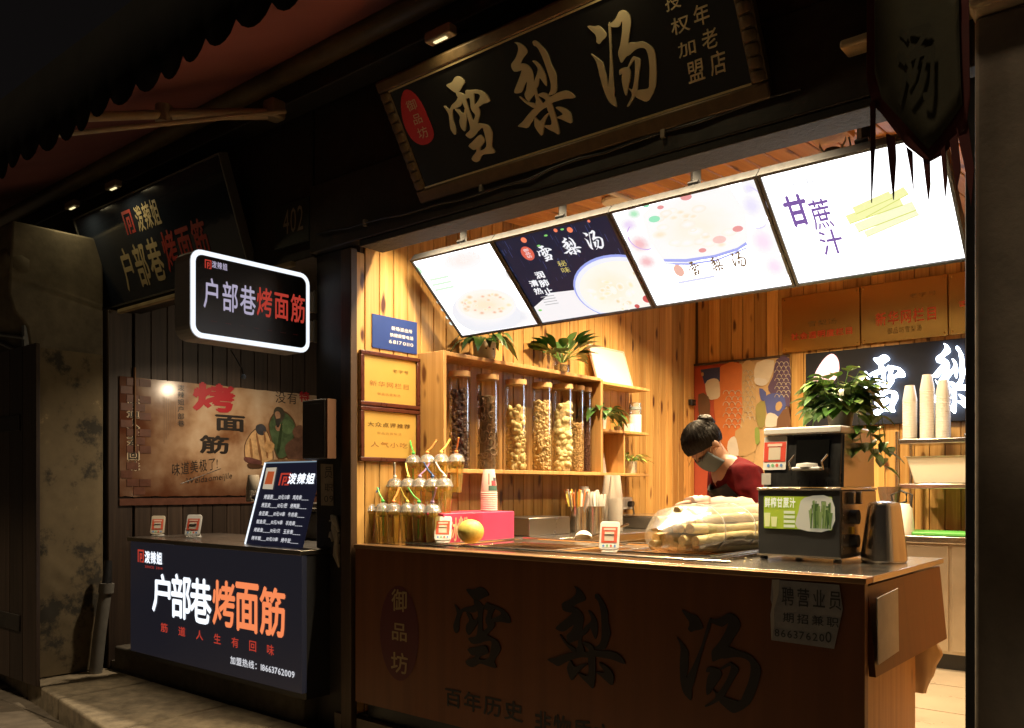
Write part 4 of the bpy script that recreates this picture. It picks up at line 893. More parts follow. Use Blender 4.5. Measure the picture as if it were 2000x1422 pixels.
# straws, spoons, cup stacks
hd = T('straw_canister', 'polished steel canister packed with orange and white straws', 'canister', (-2.93, 4.12, 1.0515))
B().lathe([(.0001, 0), (.055, 0), (.055, .15), (.052, .15), (.052, .01), (.0001, .01)], 24).mk('canister', STEEL, hd, smooth=40)
for i in range(36):
    a = random.random()*6.28; d = random.random()**.5*.044; t = random.uniform(.01, .05)
    B().tube([(d*cos(a)*.7, d*sin(a)*.7, .02), (d*cos(a)+t*cos(a), d*sin(a)+t*sin(a), random.uniform(.22, .255))], .0035, 6).mk('straw', mt('straw_%s' % random.choice(['orange', 'orange', 'yellow', 'white', 'pink'])), hd)
hd = T('spoon_canister', 'polished steel canister packed with white wrapped spoons', 'canister', (-2.90, 4.26, 1.0515))
B().lathe([(.0001, 0), (.058, 0), (.058, .15), (.055, .15), (.055, .01), (.0001, .01)], 24).mk('canister', STEEL, hd, smooth=40)
for i in range(26):
    a = random.random()*6.28; d = random.random()**.5*.046
    B().box(-.012, -.002, 0, .012, .002, .20+random.uniform(0, .035)).mk('wrapped_spoon', WHITE, hd, (d*cos(a), d*sin(a), .02), (random.uniform(-.1, .1), random.uniform(-.1, .1), random.random()*3))
hd = T('rear_canister', 'steel canister with orange sticks standing behind the straw canister', 'canister', (-3.03, 4.22, 1.0515))
B().lathe([(.0001, 0), (.05, 0), (.05, .16), (.047, .16), (.047, .01), (.0001, .01)], 24).mk('canister', STEEL, hd, smooth=40)
for i in range(14):
    a = random.random()*6.28; d = random.random()**.5*.04
    B().tube([(d*cos(a)*.6, d*sin(a)*.6, .02), (d*cos(a)*1.5, d*sin(a)*1.5, .25)], .003, 6).mk('stick', mt('straw_orange'), hd)
TRC = clear('milky_cup', (1, .96, .9), .18, .38)
def cup_stack(label, p, n, r0, r1, h, pitch, mat, grp='stacks of cups', up=True, tilt=(0, 0)):
    r = T('cup_stack', label, 'cups', p, (tilt[0], tilt[1], 0), grp)
    m_ = B().lathe([(r1, 0), (r1+.002, .004), (r1-.0005, .006), (r1-(r1-r0)*pitch/h, pitch*1.0)], 18).mesh('cup_edge', 40)
    for i in range(n): ob('cup_edge', m_, mat, r, (0, 0, i*pitch))
    B().lathe([(r1, 0), (r1+.0015, .004), (r0, h), (.0001, h)], 18).mk('top_cup', mat, r, (0, 0, n*pitch), smooth=40)
    return r
cup_stack('tall stack of clear plastic cups beside the steel canisters', (-2.82, 4.36, 1.0515), 30, .030, .044, .14, .0065, TRC)
cup_stack('second stack of clear plastic cups against the splashback', (-2.92, 4.44, 1.0515), 32, .028, .042, .13, .0065, TRC)
cup_stack('narrow stack of pale cups behind the wrapped spoons', (-3.05, 4.36, 1.0515), 28, .028, .040, .10, .006, mt('cup_white'))
# wall socket
sk_ = T('wall_socket', 'white double wall socket with black plug on the pine wall', 'socket', (LX+.0005, 4.94, 1.205), (0, 0, pi/2))
B().box(-.10, -.03, -.042, .10, -.0005, .042).mk('plate', WHITE, sk_, bevel=.006)
for x in (-.05, .03): B().box(x-.03, -.032, -.028, x+.03, -.0302, .028).mk('outlet', mt('outlet_grey', (.6, .58, .54), .4), sk_)
B().tube([(.05, -.031, -.005), (.05, -.065, -.005)], .02, 12).mk('plug', BLACK, sk_, smooth=40)
B().tube([(.05, -.06, -.01), (.06, -.065, -.06), (.09, -.05, -.11), (.10, -.04, -.125)], .005, 8).mk('cable', BLACK, sk_)
sb = T('steel_hob', 'low steel hob standing on the side counter under the socket', 'hob', (-2.9, 4.95, 1.0515))
B().box(-.2, -.26, 0, .24, .24, .075).mk('case', STEELD, sb, bevel=.006)
B().box(-.19, -.25, .0755, .23, .23, .082).mk('plate', STEEL, sb, bevel=.002)
# ---------------------------------------------------------------- sugarcane juicer
jm = T('cane_juicer', 'black and steel sugarcane juicer with a green advert panel standing on the counter', 'juicer', (-1.168, 3.155, 1.0515), (0, 0, R(-1))); jm.scale = (.82, .88, 1)
W, D = .185, .17
BODY = mt('juicer_black', (.028, .030, .034), .42, var=.15, vs=10)
SSB = mt('satin_steel', (.50, .45, .38), .25, 1., var=.04, vs=2)
B().box(-W, -D, .014, W, D+.08, .255).mk('lower_case', BODY, jm, bevel=.005)
B().box(-W-.004, -D-.004, .2555, W+.004, D+.084, .264).mk('edge_plate', STEEL, jm, bevel=.002)
B().box(-W-.002, -D-.003, .0145, W+.002, -D-.0005, .022).mk('bottom_trim', STEEL, jm)
for x in (-W+.02, W-.02):
    for y in (-D+.02, D+.05): B().lathe([(.016, 0), (.018, .004), (.014, .0138)], 12, (x, y, 0)).mk('foot', BLACK, jm)
B().box(W+.0005, -D+.01, .03, W+.004, D+.07, .25).mk('side_panel', SSB, jm)
for z, rr in ((.16, .026), (.075, .022)):
    B().tube([(W+.0045, -.06, z), (W+.035, -.06, z)], rr, 16).mk('knob', BLACK, jm, smooth=40)
B().box(W+.0045, -.075, .10, W+.012, -.045, .125).mk('warning_label', mt('label_yellow', (.7, .55, .08), .5), jm)
B().box(W+.0045, -.10, .205, W+.03, -.08, .25).mk('latch', STEELD, jm, bevel=.003); B().box(W+.0045, -.02, .205, W+.03, .0, .25).mk('latch', STEELD, jm, bevel=.003)
# advert
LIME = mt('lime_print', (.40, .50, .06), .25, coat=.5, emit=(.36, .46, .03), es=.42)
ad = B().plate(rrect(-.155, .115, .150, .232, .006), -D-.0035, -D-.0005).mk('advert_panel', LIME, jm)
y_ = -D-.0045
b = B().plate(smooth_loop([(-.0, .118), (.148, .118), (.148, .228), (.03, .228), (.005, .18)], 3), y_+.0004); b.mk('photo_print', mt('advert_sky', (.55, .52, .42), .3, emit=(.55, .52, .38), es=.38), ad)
for i in range(46):
    x = random.uniform(.055, .145); h_ = random.uniform(.05, .10)
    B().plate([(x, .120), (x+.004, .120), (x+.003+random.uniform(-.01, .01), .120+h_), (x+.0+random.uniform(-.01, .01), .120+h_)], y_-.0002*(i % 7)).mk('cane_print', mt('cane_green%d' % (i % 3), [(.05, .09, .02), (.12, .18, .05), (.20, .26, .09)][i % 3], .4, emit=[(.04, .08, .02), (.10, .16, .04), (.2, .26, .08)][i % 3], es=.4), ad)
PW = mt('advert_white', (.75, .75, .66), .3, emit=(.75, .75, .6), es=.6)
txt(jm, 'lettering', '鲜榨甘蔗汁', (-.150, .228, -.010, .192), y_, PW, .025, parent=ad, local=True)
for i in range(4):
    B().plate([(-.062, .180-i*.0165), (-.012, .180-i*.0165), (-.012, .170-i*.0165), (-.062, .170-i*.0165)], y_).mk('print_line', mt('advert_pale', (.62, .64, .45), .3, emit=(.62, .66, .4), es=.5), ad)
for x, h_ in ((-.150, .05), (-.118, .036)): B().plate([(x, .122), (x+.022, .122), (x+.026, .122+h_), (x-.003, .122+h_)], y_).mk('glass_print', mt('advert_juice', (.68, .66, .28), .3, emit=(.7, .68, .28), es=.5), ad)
# hood
h0, h1 = .265, .475
B().hexa([(-W+.015, -D+.02, h0), (W-.01, -D+.02, h0), (W-.01, D+.06, h0), (-W+.015, D+.06, h0)], [(-W+.015, -D+.045, h1-.02), (W-.01, -D+.045, h1-.02), (W-.01, D+.06, h1), (-W+.015, D+.06, h1)]).mk('hood', mt('hood_steel', (.12, .12, .12), .3, .9, var=.3, vs=5, vscale=(6, 1, 1)), jm, bevel=.006)
B().box(-W+.012, -D+.03, h1-.019, W-.008, D+.055, h1+.008).mk('hood_top', mt('hood_white', (.80, .79, .77), .3), jm, bevel=.006)
B().hexa([(W-.0095, -D+.03, h0+.002), (W+.002, -D+.03, h0+.002), (W+.002, D+.055, h0+.002), (W-.0095, D+.055, h0+.002)], [(W-.0095, -D+.05, h1-.022), (W-.002, -D+.05, h1-.022), (W-.002, D+.055, h1-.005), (W-.0095, D+.055, h1-.005)]).mk('hood_side', SSB, jm)
B().hexa([(-.02, -D+.018, h0+.07), (.125, -D+.018, h0+.07), (.125, -D+.06, h0+.07), (-.02, -D+.06, h0+.07)], [(-.02, -D+.034, h1-.04), (.125, -D+.034, h1-.04), (.125, -D+.08, h1-.04), (-.02, -D+.08, h1-.04)]).mk('feed_mouth', mt('mouth_black', (.003, .003, .003), .9, spec=.02), jm)
B().box(-.02, -D-.022, h0+.06, .105, -D+.0175, h0+.072).mk('tray', WHITE, jm, bevel=.004)
B().lathe([(.0001, 0), (.05, 0), (.046, .012), (.0001, .016)], 18, sy=.5).mk('tray_lid', WHITE, jm, (.04, -D-.0, h0+.0725), smooth=40)
for s_ in (-.03, .115): B().tube([(s_, -D-.01, h0+.062), (s_-.004, -D-.015, h0+.09), (s_+.012, -D+.006, h0+.115)], .004, 8).mk('handle', STEEL, jm, smooth=40)
cdp = B().plate(rrect(-W+.012, h0+.065, -W+.118, h1-.02, .006), -D+.0, -D+.003).mk('pay_card', WHITE, jm, rot=(R(-7), 0, 0)); cdp.location = (0, -.017, -.019)
q0, q1, q2, q3 = -W+.014, -W+.116, h0+.095, h1-.042
B().plate([(q0, q2), (q1, q2), (q1, q3), (q0, q3)], -D-.001).mk('red_field', RED, cdp)
B().plate([(-W+.036, h0+.102), (-W+.092, h0+.102), (-W+.092, h0+.148), (-W+.036, h0+.148)], -D-.002).mk('code_field', mt('pay_field'), cdp)
B().plate([(-W+.03, h0+.152), (-W+.098, h0+.152), (-W+.098, h0+.162), (-W+.03, h0+.162)], -D-.002).mk('heading_bar', mt('pay_head'), cdp)
for i in range(4): ellipse(jm, 'badge', (-W+.03+i*.02, h0+.088, -W+.044+i*.02, h0+.075), -D-.001, mt('badge%d' % i, [(.1, .3, .7), (.2, .5, .25), (.7, .15, .1), (.15, .3, .65)][i], .5), cdp, n=8, local=True)
B().box(-W+.012, -D+.012, h0+.01, -W+.055, -D+.0145, h0+.052).mk('price_tag', PAPER, jm, rot=(0, 0, 0))
# ---------------------------------------------------------------- steel jug
kt = T('steel_jug', 'tall tapered brushed steel jug standing beside the juicer', 'jug', (-.93, 3.19, 1.0515), (0, 0, R(50)))
B().lathe([(.0001, 0), (.074, 0), (.078, .006), (.076, .03), (.056, .195), (.055, .203), (.050, .210), (.030, .214), (.0001, .216)], 32).mk('body', STEEL, kt, smooth=35)
B().tube([(.045, .03, .20), (.085, .06, .19), (.10, .07, .13), (.072, .05, .07)], .008, 8).mk('handle', STEELD, kt, smooth=40)
# ---------------------------------------------------------------- sugarcane in a clear bag on a wire tray
tr = T('wire_tray', 'steel wire tray under the bagged sugarcane', 'tray', (-1.58, 3.02, 1.0515))
b = B(); 
for x in (-.17, .19): b.tube([(x, -.28, .012), (x, .34, .012)], .004, 6)
for i in range(12): b.tube([(-.17, -.27+i*.055, .014), (.19, -.27+i*.055, .014)], .003, 6)
b.tube([(-.18, -.28, .022), (.20, -.28, .022), (.20, .34, .022), (-.18, .34, .022), (-.18, -.28, .022)], .005, 6)
b.mk('wire_grid', STEEL, tr, smooth=40)
cn = T('sugarcane_bundle', 'bundle of peeled pale sugarcane sticks wrapped in clear plastic on the wire tray', 'sugarcane', (-1.585, 2.78, 1.070), (0, 0, R(-8)))
CN = mt('peeled_cane', (.84, .70, .38), .4, var=.22, vs=9, vscale=(8, 2, 8))
rowsN = [(5, .022), (6, .056), (5, .090), (4, .123), (2, .152)]
for n_, z in rowsN:
    for i in range(n_):
        x = (i-(n_-1)/2)*.042+random.uniform(-.004, .004); y0 = random.uniform(.03, .09); r_ = random.uniform(.0175, .0205); L_ = .66
        pts = []; rs = []
        for k in range(13):
            t = k/12; pts.append((x+.006*sin(t*5+i), y0+t*L_, z+.005*sin(t*7+z*90))); rs.append(r_*(1.10 if k % 4 == 2 else 1))
        o = B().tube(pts, rs, 10).mk('cane', CN, cn, smooth=50)
        B().lathe([(.0001, -.001), (r_*.92, -.001), (r_*.92, .001), (.0001, .001)], 10).mk('cut_end', mt('cane_cut', (.72, .50, .22), .6, var=.4, vs=60), o, (pts[0][0], pts[0][1]-.001, pts[0][2]), (R(90), 0, 0))
def bag(u, v):
    a = u*2*pi; t = v; 
    rx = .135*(.35+.65*min(1, t*6))*(1.0 if t < .95 else .9); rz = .098*(.35+.65*min(1, t*6))
    w = 1+.045*noise.noise(Vector((cos(a)*3, sin(a)*3, t*9)))+.03*noise.noise(Vector((cos(a)*9, sin(a)*9, t*22)))
    cz = .083-.02*(1-min(1, t*4))
    z = cz+rz*w*sin(a); return (rx*w*cos(a), -.055+t*.75, max(.001, z))
B().grid(bag, 48, 40).mk('plastic_bag', clear('bag_plastic', (1, .98, .94), .10, .13, .22), cn, smooth=80)
for t in (.33, .60):
    b = B(); b.tube([(Vector(bag(k/24, t))-Vector((0, 0, .083)))*1.02+Vector((0, (t*.75-.055)*-.02, .083)) for k in range(25)], .0018, 6); b.mk('tie', WHITE, cn)
cr_ = B()
for i in range(46):
    p = PZ(random.uniform(1330, 1480), random.uniform(1078, 1098), 1.053); s_ = random.uniform(.0015, .005); cr_.ball((p.x, p.y, 1.052), s_, 5, 3, (1.3, 1, .6))
o = cr_.mk('cane_crumbs', CN, None, world=True); tag(o, 'scatter of pale sugarcane crumbs on the steel worktop before the juicer', 'crumbs', kind='stuff')
# ---------------------------------------------------------------- wall shelf with the jars
sh = T('wall_shelf', 'pine wall shelf unit with a tall bay of jars and small side cubbies', 'shelf', (LX, 4.1, 1.39))
SX0, SX1 = LX+.0005, LX+.185
bx('end_board', SHELFW, sh, (SX0, 3.03, 1.388), (SX1, 3.05, 1.995), bevel=.002)
bx('top_board', SHELFW, sh, (SX0, 3.0505, 1.972), (SX1, 4.42, 1.992), bevel=.002)
bx('bottom_board', SHELFW, sh, (SX0, 3.0505, 1.388), (SX1, 4.42, 1.408), bevel=.002)
bx('divider', SHELFW, sh, (SX0, 4.4205, 1.388), (SX1, 4.445, 1.985), bevel=.002)
bx('side_top', SHELFW, sh, (SX0, 4.4455, 1.962), (SX1-.02, 5.04, 1.980), bevel=.002)
bx('side_middle', SHELFW, sh, (SX0, 4.4455, 1.664), (SX1-.02, 5.04, 1.682), bevel=.002)
bx('side_bottom', SHELFW, sh, (SX0, 4.4455, 1.388), (SX1-.02, 5.04, 1.406), bevel=.002)
bx('side_divider', SHELFW, sh, (SX0, 4.73, 1.4065), (SX1-.03, 4.748, 1.6635), bevel=.002)
GLASS = clear('jar_glass', (1, .99, .97), .09, .0)
CORK = mt('jar_lid_wood', (.55, .34, .15), .6, var=.2)
def jar(label, y, r0, h, fill, fcol, kind):
    r = T('storage_jar', label, 'jar', (LX+.10, y, 1.4085), (0, 0, 0), 'tall jars of dried ingredients')
    B().lathe([(r0, .0), (r0, h-.02), (r0-.003, h-.02), (r0-.003, .004), (.0001, .004)], 24).mk('glass', GLASS, r, smooth=40)
    B().lathe([(.0001, h-.0195), (r0+.001, h-.0195), (r0+.001, h+.008), (.0001, h+.008)], 24).mk('lid', CORK, r, smooth=40)
    rf = r0-.006; top = .006+fill*(h-.04)
    core = mt('fill_core_'+kind, tuple(c*.8 for c in fcol), .7, var=.5, vs=60, bump=.5)
    B().lathe([(.0001, .005), (rf*.80, .005), (rf*.80, top-.01), (.0001, top)], 14).mk('contents_core', core, r)
    b = B(); random.seed(int(y*1000))
    if kind == 'ring':
        for i in range(60):
            a = random.uniform(-2.2, 1.2); z = random.uniform(.02, top); rr = random.uniform(.012, .02); nrm = Vector((cos(a), sin(a), random.uniform(-.4, .4))).normalized(); t1 = nrm.cross(Vector((0, 0, 1))).normalized(); t2 = nrm.cross(t1)
            c = Vector((cos(a), sin(a), 0))*rf*.9+Vector((0, 0, z)); b.tube([c+(t1*cos(w)+t2*sin(w))*rr for w in [k*pi/6 for k in range(13)]], .0028 if i % 3 else .004, 5, caps=False)
    else:
        sz = {'bean': .012, 'nut': .0105, 'flower': .024, 'chip': .03, 'grain': .006, 'jujube': .016, 'fine': .005}[kind]
        n_ = {'bean': 260, 'nut': 420, 'flower': 110, 'chip': 80, 'grain': 700, 'jujube': 200, 'fine': 700}[kind]
        for i in range(n_):
            a = random.uniform(-2.6, 1.6); z = random.uniform(.008, top); s_ = sz*random.uniform(.7, 1.2)
            rad = rf-s_*.6 if random.random() < .8 else rf*.7
            b.ball((rad*cos(a), rad*sin(a), z), s_, 6, 4, (random.uniform(.6, 1), random.uniform(.6, 1), random.uniform(.5, 1.1)))
    o = b.mk('contents', mt('fill_'+kind+str(int(fcol[0]*100)), fcol, .5, var=.35, vs=90), r, smooth=60); o['kind'] = 'stuff'
    return r
jar('tall jar of dark purple dried berries at the front end of the shelf', 3.235, .056, .50, .88, (.035, .012, .014), 'jujube')
jar('tall jar of dark dried fruit rings with pale edges', 3.455, .060, .505, .86, (.26, .18, .11), 'ring')
jar('tall jar of pale cream dried lily flowers', 3.695, .060, .50, .75, (.95, .74, .36), 'flower')
jar('tall jar packed with small pale nuts', 3.935, .058, .505, .86, (.90, .68, .36), 'nut')
jar('tall jar of large ivory dried fungus pieces', 4.140, .060, .515, .86, (.97, .78, .42), 'chip')
jar('tall narrow jar of fine tan grain', 4.285, .046, .52, .62, (.70, .48, .22), 'grain')
jar('tall narrow jar of dark reddish beans beside the shelf divider', 4.375, .040, .52, .72, (.13, .045, .03), 'fine')
random.seed(11)
# plants
LEAF = mt('leaf_dark_green', (.045, .11, .025), .35, var=.4, vs=25); LEAF2 = mt('leaf_mid_green', (.11, .22, .045), .35, var=.35, vs=25); LEAF3 = mt('leaf_pale_green', (.26, .34, .08), .4, var=.3, vs=25)
def leaf(b, base, d, L_, w, droop=.5, up=Vector((0, 0, 1))):
    d = Vector(d).normalized(); s_ = d.cross(up)
    s_ = s_.normalized() if s_.length > .05 else Vector((1, 0, 0)); n_ = s_.cross(d)
    V = []; F = []; k = 6
    for i in range(k+1):
        t = i/k; c = Vector(base)+d*L_*t-Vector((0, 0, 1))*droop*L_*t*t; ww = w*sin(pi*min(1, t**.75*.98+.02))*(1 if t < .99 else .1)
        V += [c-s_*ww+n_*ww*.25, c-n_*ww*.05, c+s_*ww+n_*ww*.25]
    for i in range(k):
        for j in range(2): F.append((3*i+j, 3*i+j+1, 3*i+4+j, 3*i+3+j))
    b.add(V, F)
def foliage(r, n, c, L_, w, mat, spread=1., up=.6, droop=.5, stem=True, xmin=-1, seed=3):
    random.seed(seed)
    st_ = B()
    for i in range(n):
        a = random.random()*6.28; e = random.uniform(.1, 1)*up; d = Vector((max(xmin, cos(a)*spread), sin(a)*spread, e+.12))
        l = L_*random.uniform(.65, 1.15); base = Vector(c)+Vector((d.x, d.y, 0))*.01
        mid = base+d.normalized()*l*.5
        st_.tube([base, base+d.normalized()*l*.28+Vector((0, 0, .01)), mid], .0016, 5)
        b = B(); leaf(b, mid, d+Vector((0, 0, -.15)), l*.62, w*random.uniform(.8, 1.2), droop); b.mk('leaf', mat, r, smooth=60)
    st_.mk('stems', LEAF2, r)
pt = T('potted_plant', 'trailing green plant in a white face-shaped pot on the shelf top', 'plant', (LX+.10, 3.43, 1.9925))
B().lathe([(.0001, 0), (.048, 0), (.052, .015), (.058, .016), (.060, .03), (.062, .10), (.057, .10), (.055, .03), (.0001, .03)], 24).mk('pot', mt('ceramic_cream', (.62, .54, .42), .4, var=.06), pt, smooth=40)
B().lathe([(.0001, .085), (.056, .085), (.0001, .09)], 16).mk('soil', mt('soil', (.05, .035, .02), .9), pt)
for s_, z in ((-.30, .06), (.45, .06)):
    a = s_-.4; B().ball((.061*cos(a), .061*sin(a), z), .007, 8, 5, (.6, 1, .6)).mk('painted_eye', INK, pt, smooth=60)
foliage(pt, 34, (0, 0, .09), .17, .026, LEAF, up=.45, droop=.9, xmin=-.35, seed=5)
pt = T('potted_plant', 'broad-leaved green plant rooted in a clear glass jar on the shelf top', 'plant', (LX+.10, 4.13, 1.9925))
B().lathe([(.0001, 0), (.045, 0), (.050, .01), (.052, .07), (.045, .09), (.047, .10), (.044, .10), (.049, .07), (.046, .012), (.0001, .006)], 24).mk('glass_jar', GLASS, pt, smooth=40)
B().lathe([(.0001, .007), (.045, .01), (.048, .055), (.0001, .055)], 18).mk('water', clear('jar_water', (.75, .72, .6), .2, .15), pt, smooth=40)
foliage(pt, 34, (0, 0, .07), .25, .036, LEAF, up=1.5, droop=.30, xmin=-.3, seed=9)
pt = T('potted_plant', 'small dark green plant in a white pot in the side cubby', 'plant', (LX+.11, 4.53, 1.6825))
B().lathe([(.0001, 0), (.032, 0), (.038, .075), (.034, .075), (.030, .02), (.0001, .02)], 20).mk('pot', WHITE, pt, smooth=40)
foliage(pt, 34, (0, 0, .07), .17, .028, LEAF, up=.9, droop=.8, xmin=-.4, seed=21)
pt = T('potted_plant', 'wispy pale green plant in a small white pot in the lowest cubby', 'plant', (LX+.10, 4.90, 1.4065))
B().lathe([(.0001, 0), (.040, 0), (.046, .08), (.042, .08), (.038, .02), (.0001, .02)], 20).mk('pot', mt('pot_speckled', (.62, .56, .45), .5, var=.3, vs=50), pt, smooth=40)
foliage(pt, 34, (0, 0, .075), .13, .012, LEAF3, up=.8, droop=.5, xmin=-.4, seed=31)
pt = T('potted_plant', 'tiny pale sprouting plant on the middle cubby board', 'plant', (LX+.10, 4.74, 1.6825))
B().lathe([(.0001, 0), (.022, 0), (.025, .03), (.0001, .03)], 14).mk('pot', mt('ceramic_cream'), pt, smooth=40)
foliage(pt, 12, (0, 0, .03), .07, .011, LEAF3, up=.9, droop=.5, xmin=-.4, seed=33)
bt_ = T('lidded_canister', 'white canister with clear top and grey band in the side cubby', 'canister', (LX+.10, 4.96, 1.6825))
B().lathe([(.0001, 0), (.042, 0), (.042, .12), (.0001, .12)], 20).mk('body', WHITE, bt_, smooth=40)
B().lathe([(.040, .1205), (.040, .20), (.0001, .205)], 20).mk('clear_top', clear('clear_lid'), bt_, smooth=40)
B().lathe([(.0408, .155), (.0415, .155), (.0415, .172), (.0408, .172)], 20).mk('band', mt('band_grey', (.25, .3, .32), .5), bt_, smooth=40)
o = T('small_white_box', 'small white box beside the canister in the side cubby', 'box', (LX+.11, 4.87, 1.6825))
B().box(-.025, -.025, 0, .025, .025, .045).mk('carton', WHITE, o, bevel=.002); B().box(-.0255, -.0255, .0455, .0255, .0255, .053).mk('lid', WHITE, o, bevel=.002)
o = T('framed_card', 'square pale card with blue botanical print leaning in the lower cubby', 'card', (LX+.05, 4.60, 1.4065), (R(-8), 0, pi/2))
B().box(-.075, -.008, 0, .075, 0, .13).mk('card', mt('card_lilac', (.48, .42, .40), .6, var=.08), o)
for i in range(5): shape(o, 'print_leaf', [(-.07+i*.012, .01+i*.018), (-.05+i*.01, .04+i*.018), (-.055+i*.012, .06+i*.015), (-.068+i*.01, .03+i*.018)], -.0085-.0002*i, mt('print_slate', (.12, .16, .25), .6), o, local=True)
wb = T('small_whiteboard', 'small blank whiteboard leaning against the pine wall on the shelf', 'whiteboard', (LX+.10, 4.72, 1.9815), (R(-17), 0, pi/2))
B().box(-.20, -.004, .01, .20, .004, .25).mk('board', mt('board_white', (.62, .58, .54), .35), wb)
for a in ((-.21, -.007, 0, .21, .007, .0095), (-.21, -.007, .2505, .21, .007, .26), (-.21, -.007, .01, -.2005, .007, .25), (.2005, -.007, .01, .21, .007, .25)): B().box(*a).mk('frame', mt('board_frame', (.66, .5, .42), .5), wb)
# ---------------------------------------------------------------- signs on the left wall
bs = T('police_notice', 'blue wall notice with a telephone number on the pine wall', 'notice', (LX+.001, 2.873, 1.99), (0, 0, pi/2))
B().box(-.148, -.004, 0, .148, -.0005, .162).mk('panel', mt('notice_blue', (.025, .055, .24), .35, var=.1), bs)
NW = mt('notice_white', (.75, .75, .75), .5)
txt(bs, 'lettering', '新场派出所', (765, 637, 805, 652), -.005, NW, .03); txt(bs, 'lettering', '快捷报警电话', (762, 650, 807, 665), -.005, NW, .03); txt(bs, 'lettering', '68170110', (760, 663, 807, 678), -.005, NW, .006, gap=.2)
def plaque(label, z0_, lines):
    r = T('award_plaque', label, 'plaque', (LX+.001, 2.835, z0_), (0, 0, pi/2), 'framed brass plaques on the pine wall')
    MA = mt('mahogany', (.09, .022, .012), .3, var=.3, vs=20)
    B().box(-.172, -.010, .018, .172, -.0005, .245).mk('plate', mt('polished_gold_sheet', (.78, .52, .13), .38, .45, var=.05, vs=3), r)
    for a in ((-.195, -.022, 0, .195, -.0006, .0205), (-.195, -.022, .2415, .195, -.0006, .262), (-.195, -.022, .0207, -.1715, -.0006, .2413), (.1715, -.022, .0207, .195, -.0006, .2413)): B().box(*a).mk('frame', MA, r, bevel=.004)
    for s_, b0, c, bo in lines: txt(r, 'lettering', s_, b0, -.0112, mt('engraved_'+c, {'dark': (.16, .09, .02), 'faint': (.45, .25, .06), 'ochre': (.38, .16, .04)}[c], .5), bo)
    return r
plaque('framed brass plaque directly under the blue wall notice', 1.706, [('老字号', (767, 721, 798, 732), 'dark', .0), ('新华网栏目', (722, 742, 798, 762), 'ochre', .0), ('御品坊雪梨汤', (737, 766, 782, 776), 'ochre', .0)])
plaque('framed brass plaque with dark heading, the lower of the two', 1.440, [('大众点评推荐', (718, 823, 801, 838), 'dark', .012), ('御品坊雪梨汤', (736, 843, 784, 851), 'faint', .0), ('人气小吃', (724, 862, 796, 876), 'ochre', .0)])
# ---------------------------------------------------------------- back wall: brass plates, neon, curtain
def plate(label, xa, xb, z0_, z1_, yo=0.):
    r = T('brass_plate', label, 'plaque', ((xa+xb)/2, BY-.004-yo, z0_), (R(3), 0, 0), 'brass plates on the back wall')
    w = (xb-xa)/2-.002
    B().box(-w, -.016, 0, w, -.001, z1_-z0_).mk('plate', GOLD, r, bevel=.002)
    for x in (-w+.02, w-.02):
        for z in (.02, z1_-z0_-.02): B().lathe([(.007, 0), (.006, .004), (.0001, .006)], 10).mk('screw_cap', GOLD, r, (x, -.0162, z), (R(90), 0, 0))
    return r
ER = mt('engraved_red', (.62, .07, .03), .45); ED = mt('engraved_dark', (.16, .09, .02), .5)
r = plate('brass plate with a red line of characters above the curtain and neon sign', -2.452, -1.902, 2.283, 2.68)
txt(r, 'lettering', '社会透明度栏目', (1545, 652, 1664, 652), -.0172, ER, .025)
txt(r, 'lettering', '雪梨汤', (1578, 628, 1634, 632), -.0172, ED, .0)
r = plate('brass plate with large red characters in the middle of the back wall row', -1.898, -1.356, 2.290, 2.683)
txt(r, 'lettering', '新华网栏目', (1710, 612, 1828, 624), -.0172, ER, .01)
txt(r, 'lettering', '御品坊雪梨汤', (1733, 641, 1800, 646), -.0172, ED, .0)
txt(r, 'lettering', '老字号', (1776, 574, 1828, 576), -.0172, ED, .0)
r = plate('brass plate partly hidden behind the black door frame', -1.352, -.80, 2.292, 2.68)
txt(r, 'lettering', '舌尖', (1872, 588, 1916, 594), -.0172, ER, .015)
ns = T('neon_sign', 'black board with glowing white calligraphy above the metal rack', 'sign', (-1.42, BY-.004, 1.735))
B().box(-.856, -.03, 0, .90, -.001, .525).mk('board', mt('neon_board', (.026, .028, .034), .6, spec=.05), ns, bevel=.003)
NEON = em('neon_white', (.70, .82, 1), 13)
for k, b0 in (('xue', (1688, 697, 1768, 808)), ('li', (1812, 674, 1902, 806)), ('tang', (1915, 650, 2030, 800))):
    brush(ns, 'character', k, b0, -.050, NEON, .006, step=.0004)
q = [P2(ns, x, y, -.036) for x, y in ((1628, 692), (1637, 704), (1638, 726), (1628, 745), (1612, 758), (1596, 762), (1588, 752), (1592, 730), (1606, 706), (1618, 694))]
B().plate(smooth_loop(q, 3), -.040, -.0305).mk('seal', em('neon_seal', (1, .55, .50), 2.4), ns)
cu = T('door_curtain', 'split door curtain printed with red, cream and blue koi fish', 'curtain', (-2.78, BY-.02, 1.05))
B().tube([(-.385, -.012, 1.21), (.385, -.012, 1.21)], .009, 10).mk('rod', mt('rod_dark', (.05, .03, .02), .5), cu, smooth=40)
CL = mt('curtain_red', (.42, .075, .035), .85, var=.12, vs=7, bump=.15)
for xa, xb, ph in ((-.372, -.003, 0), (.003, .372, 1)):
    B().grid(lambda u, v: (xa+(xb-xa)*u, -.012-.004*sin(u*11+ph+v*2)*(.3+v*.7), 1.20-v*1.15), 24, 30).mk('panel', CL if ph == 0 else mt('curtain_cream', (.50, .34, .17), .85, var=.15, vs=7, bump=.15), cu, smooth=60, solid=.0015)
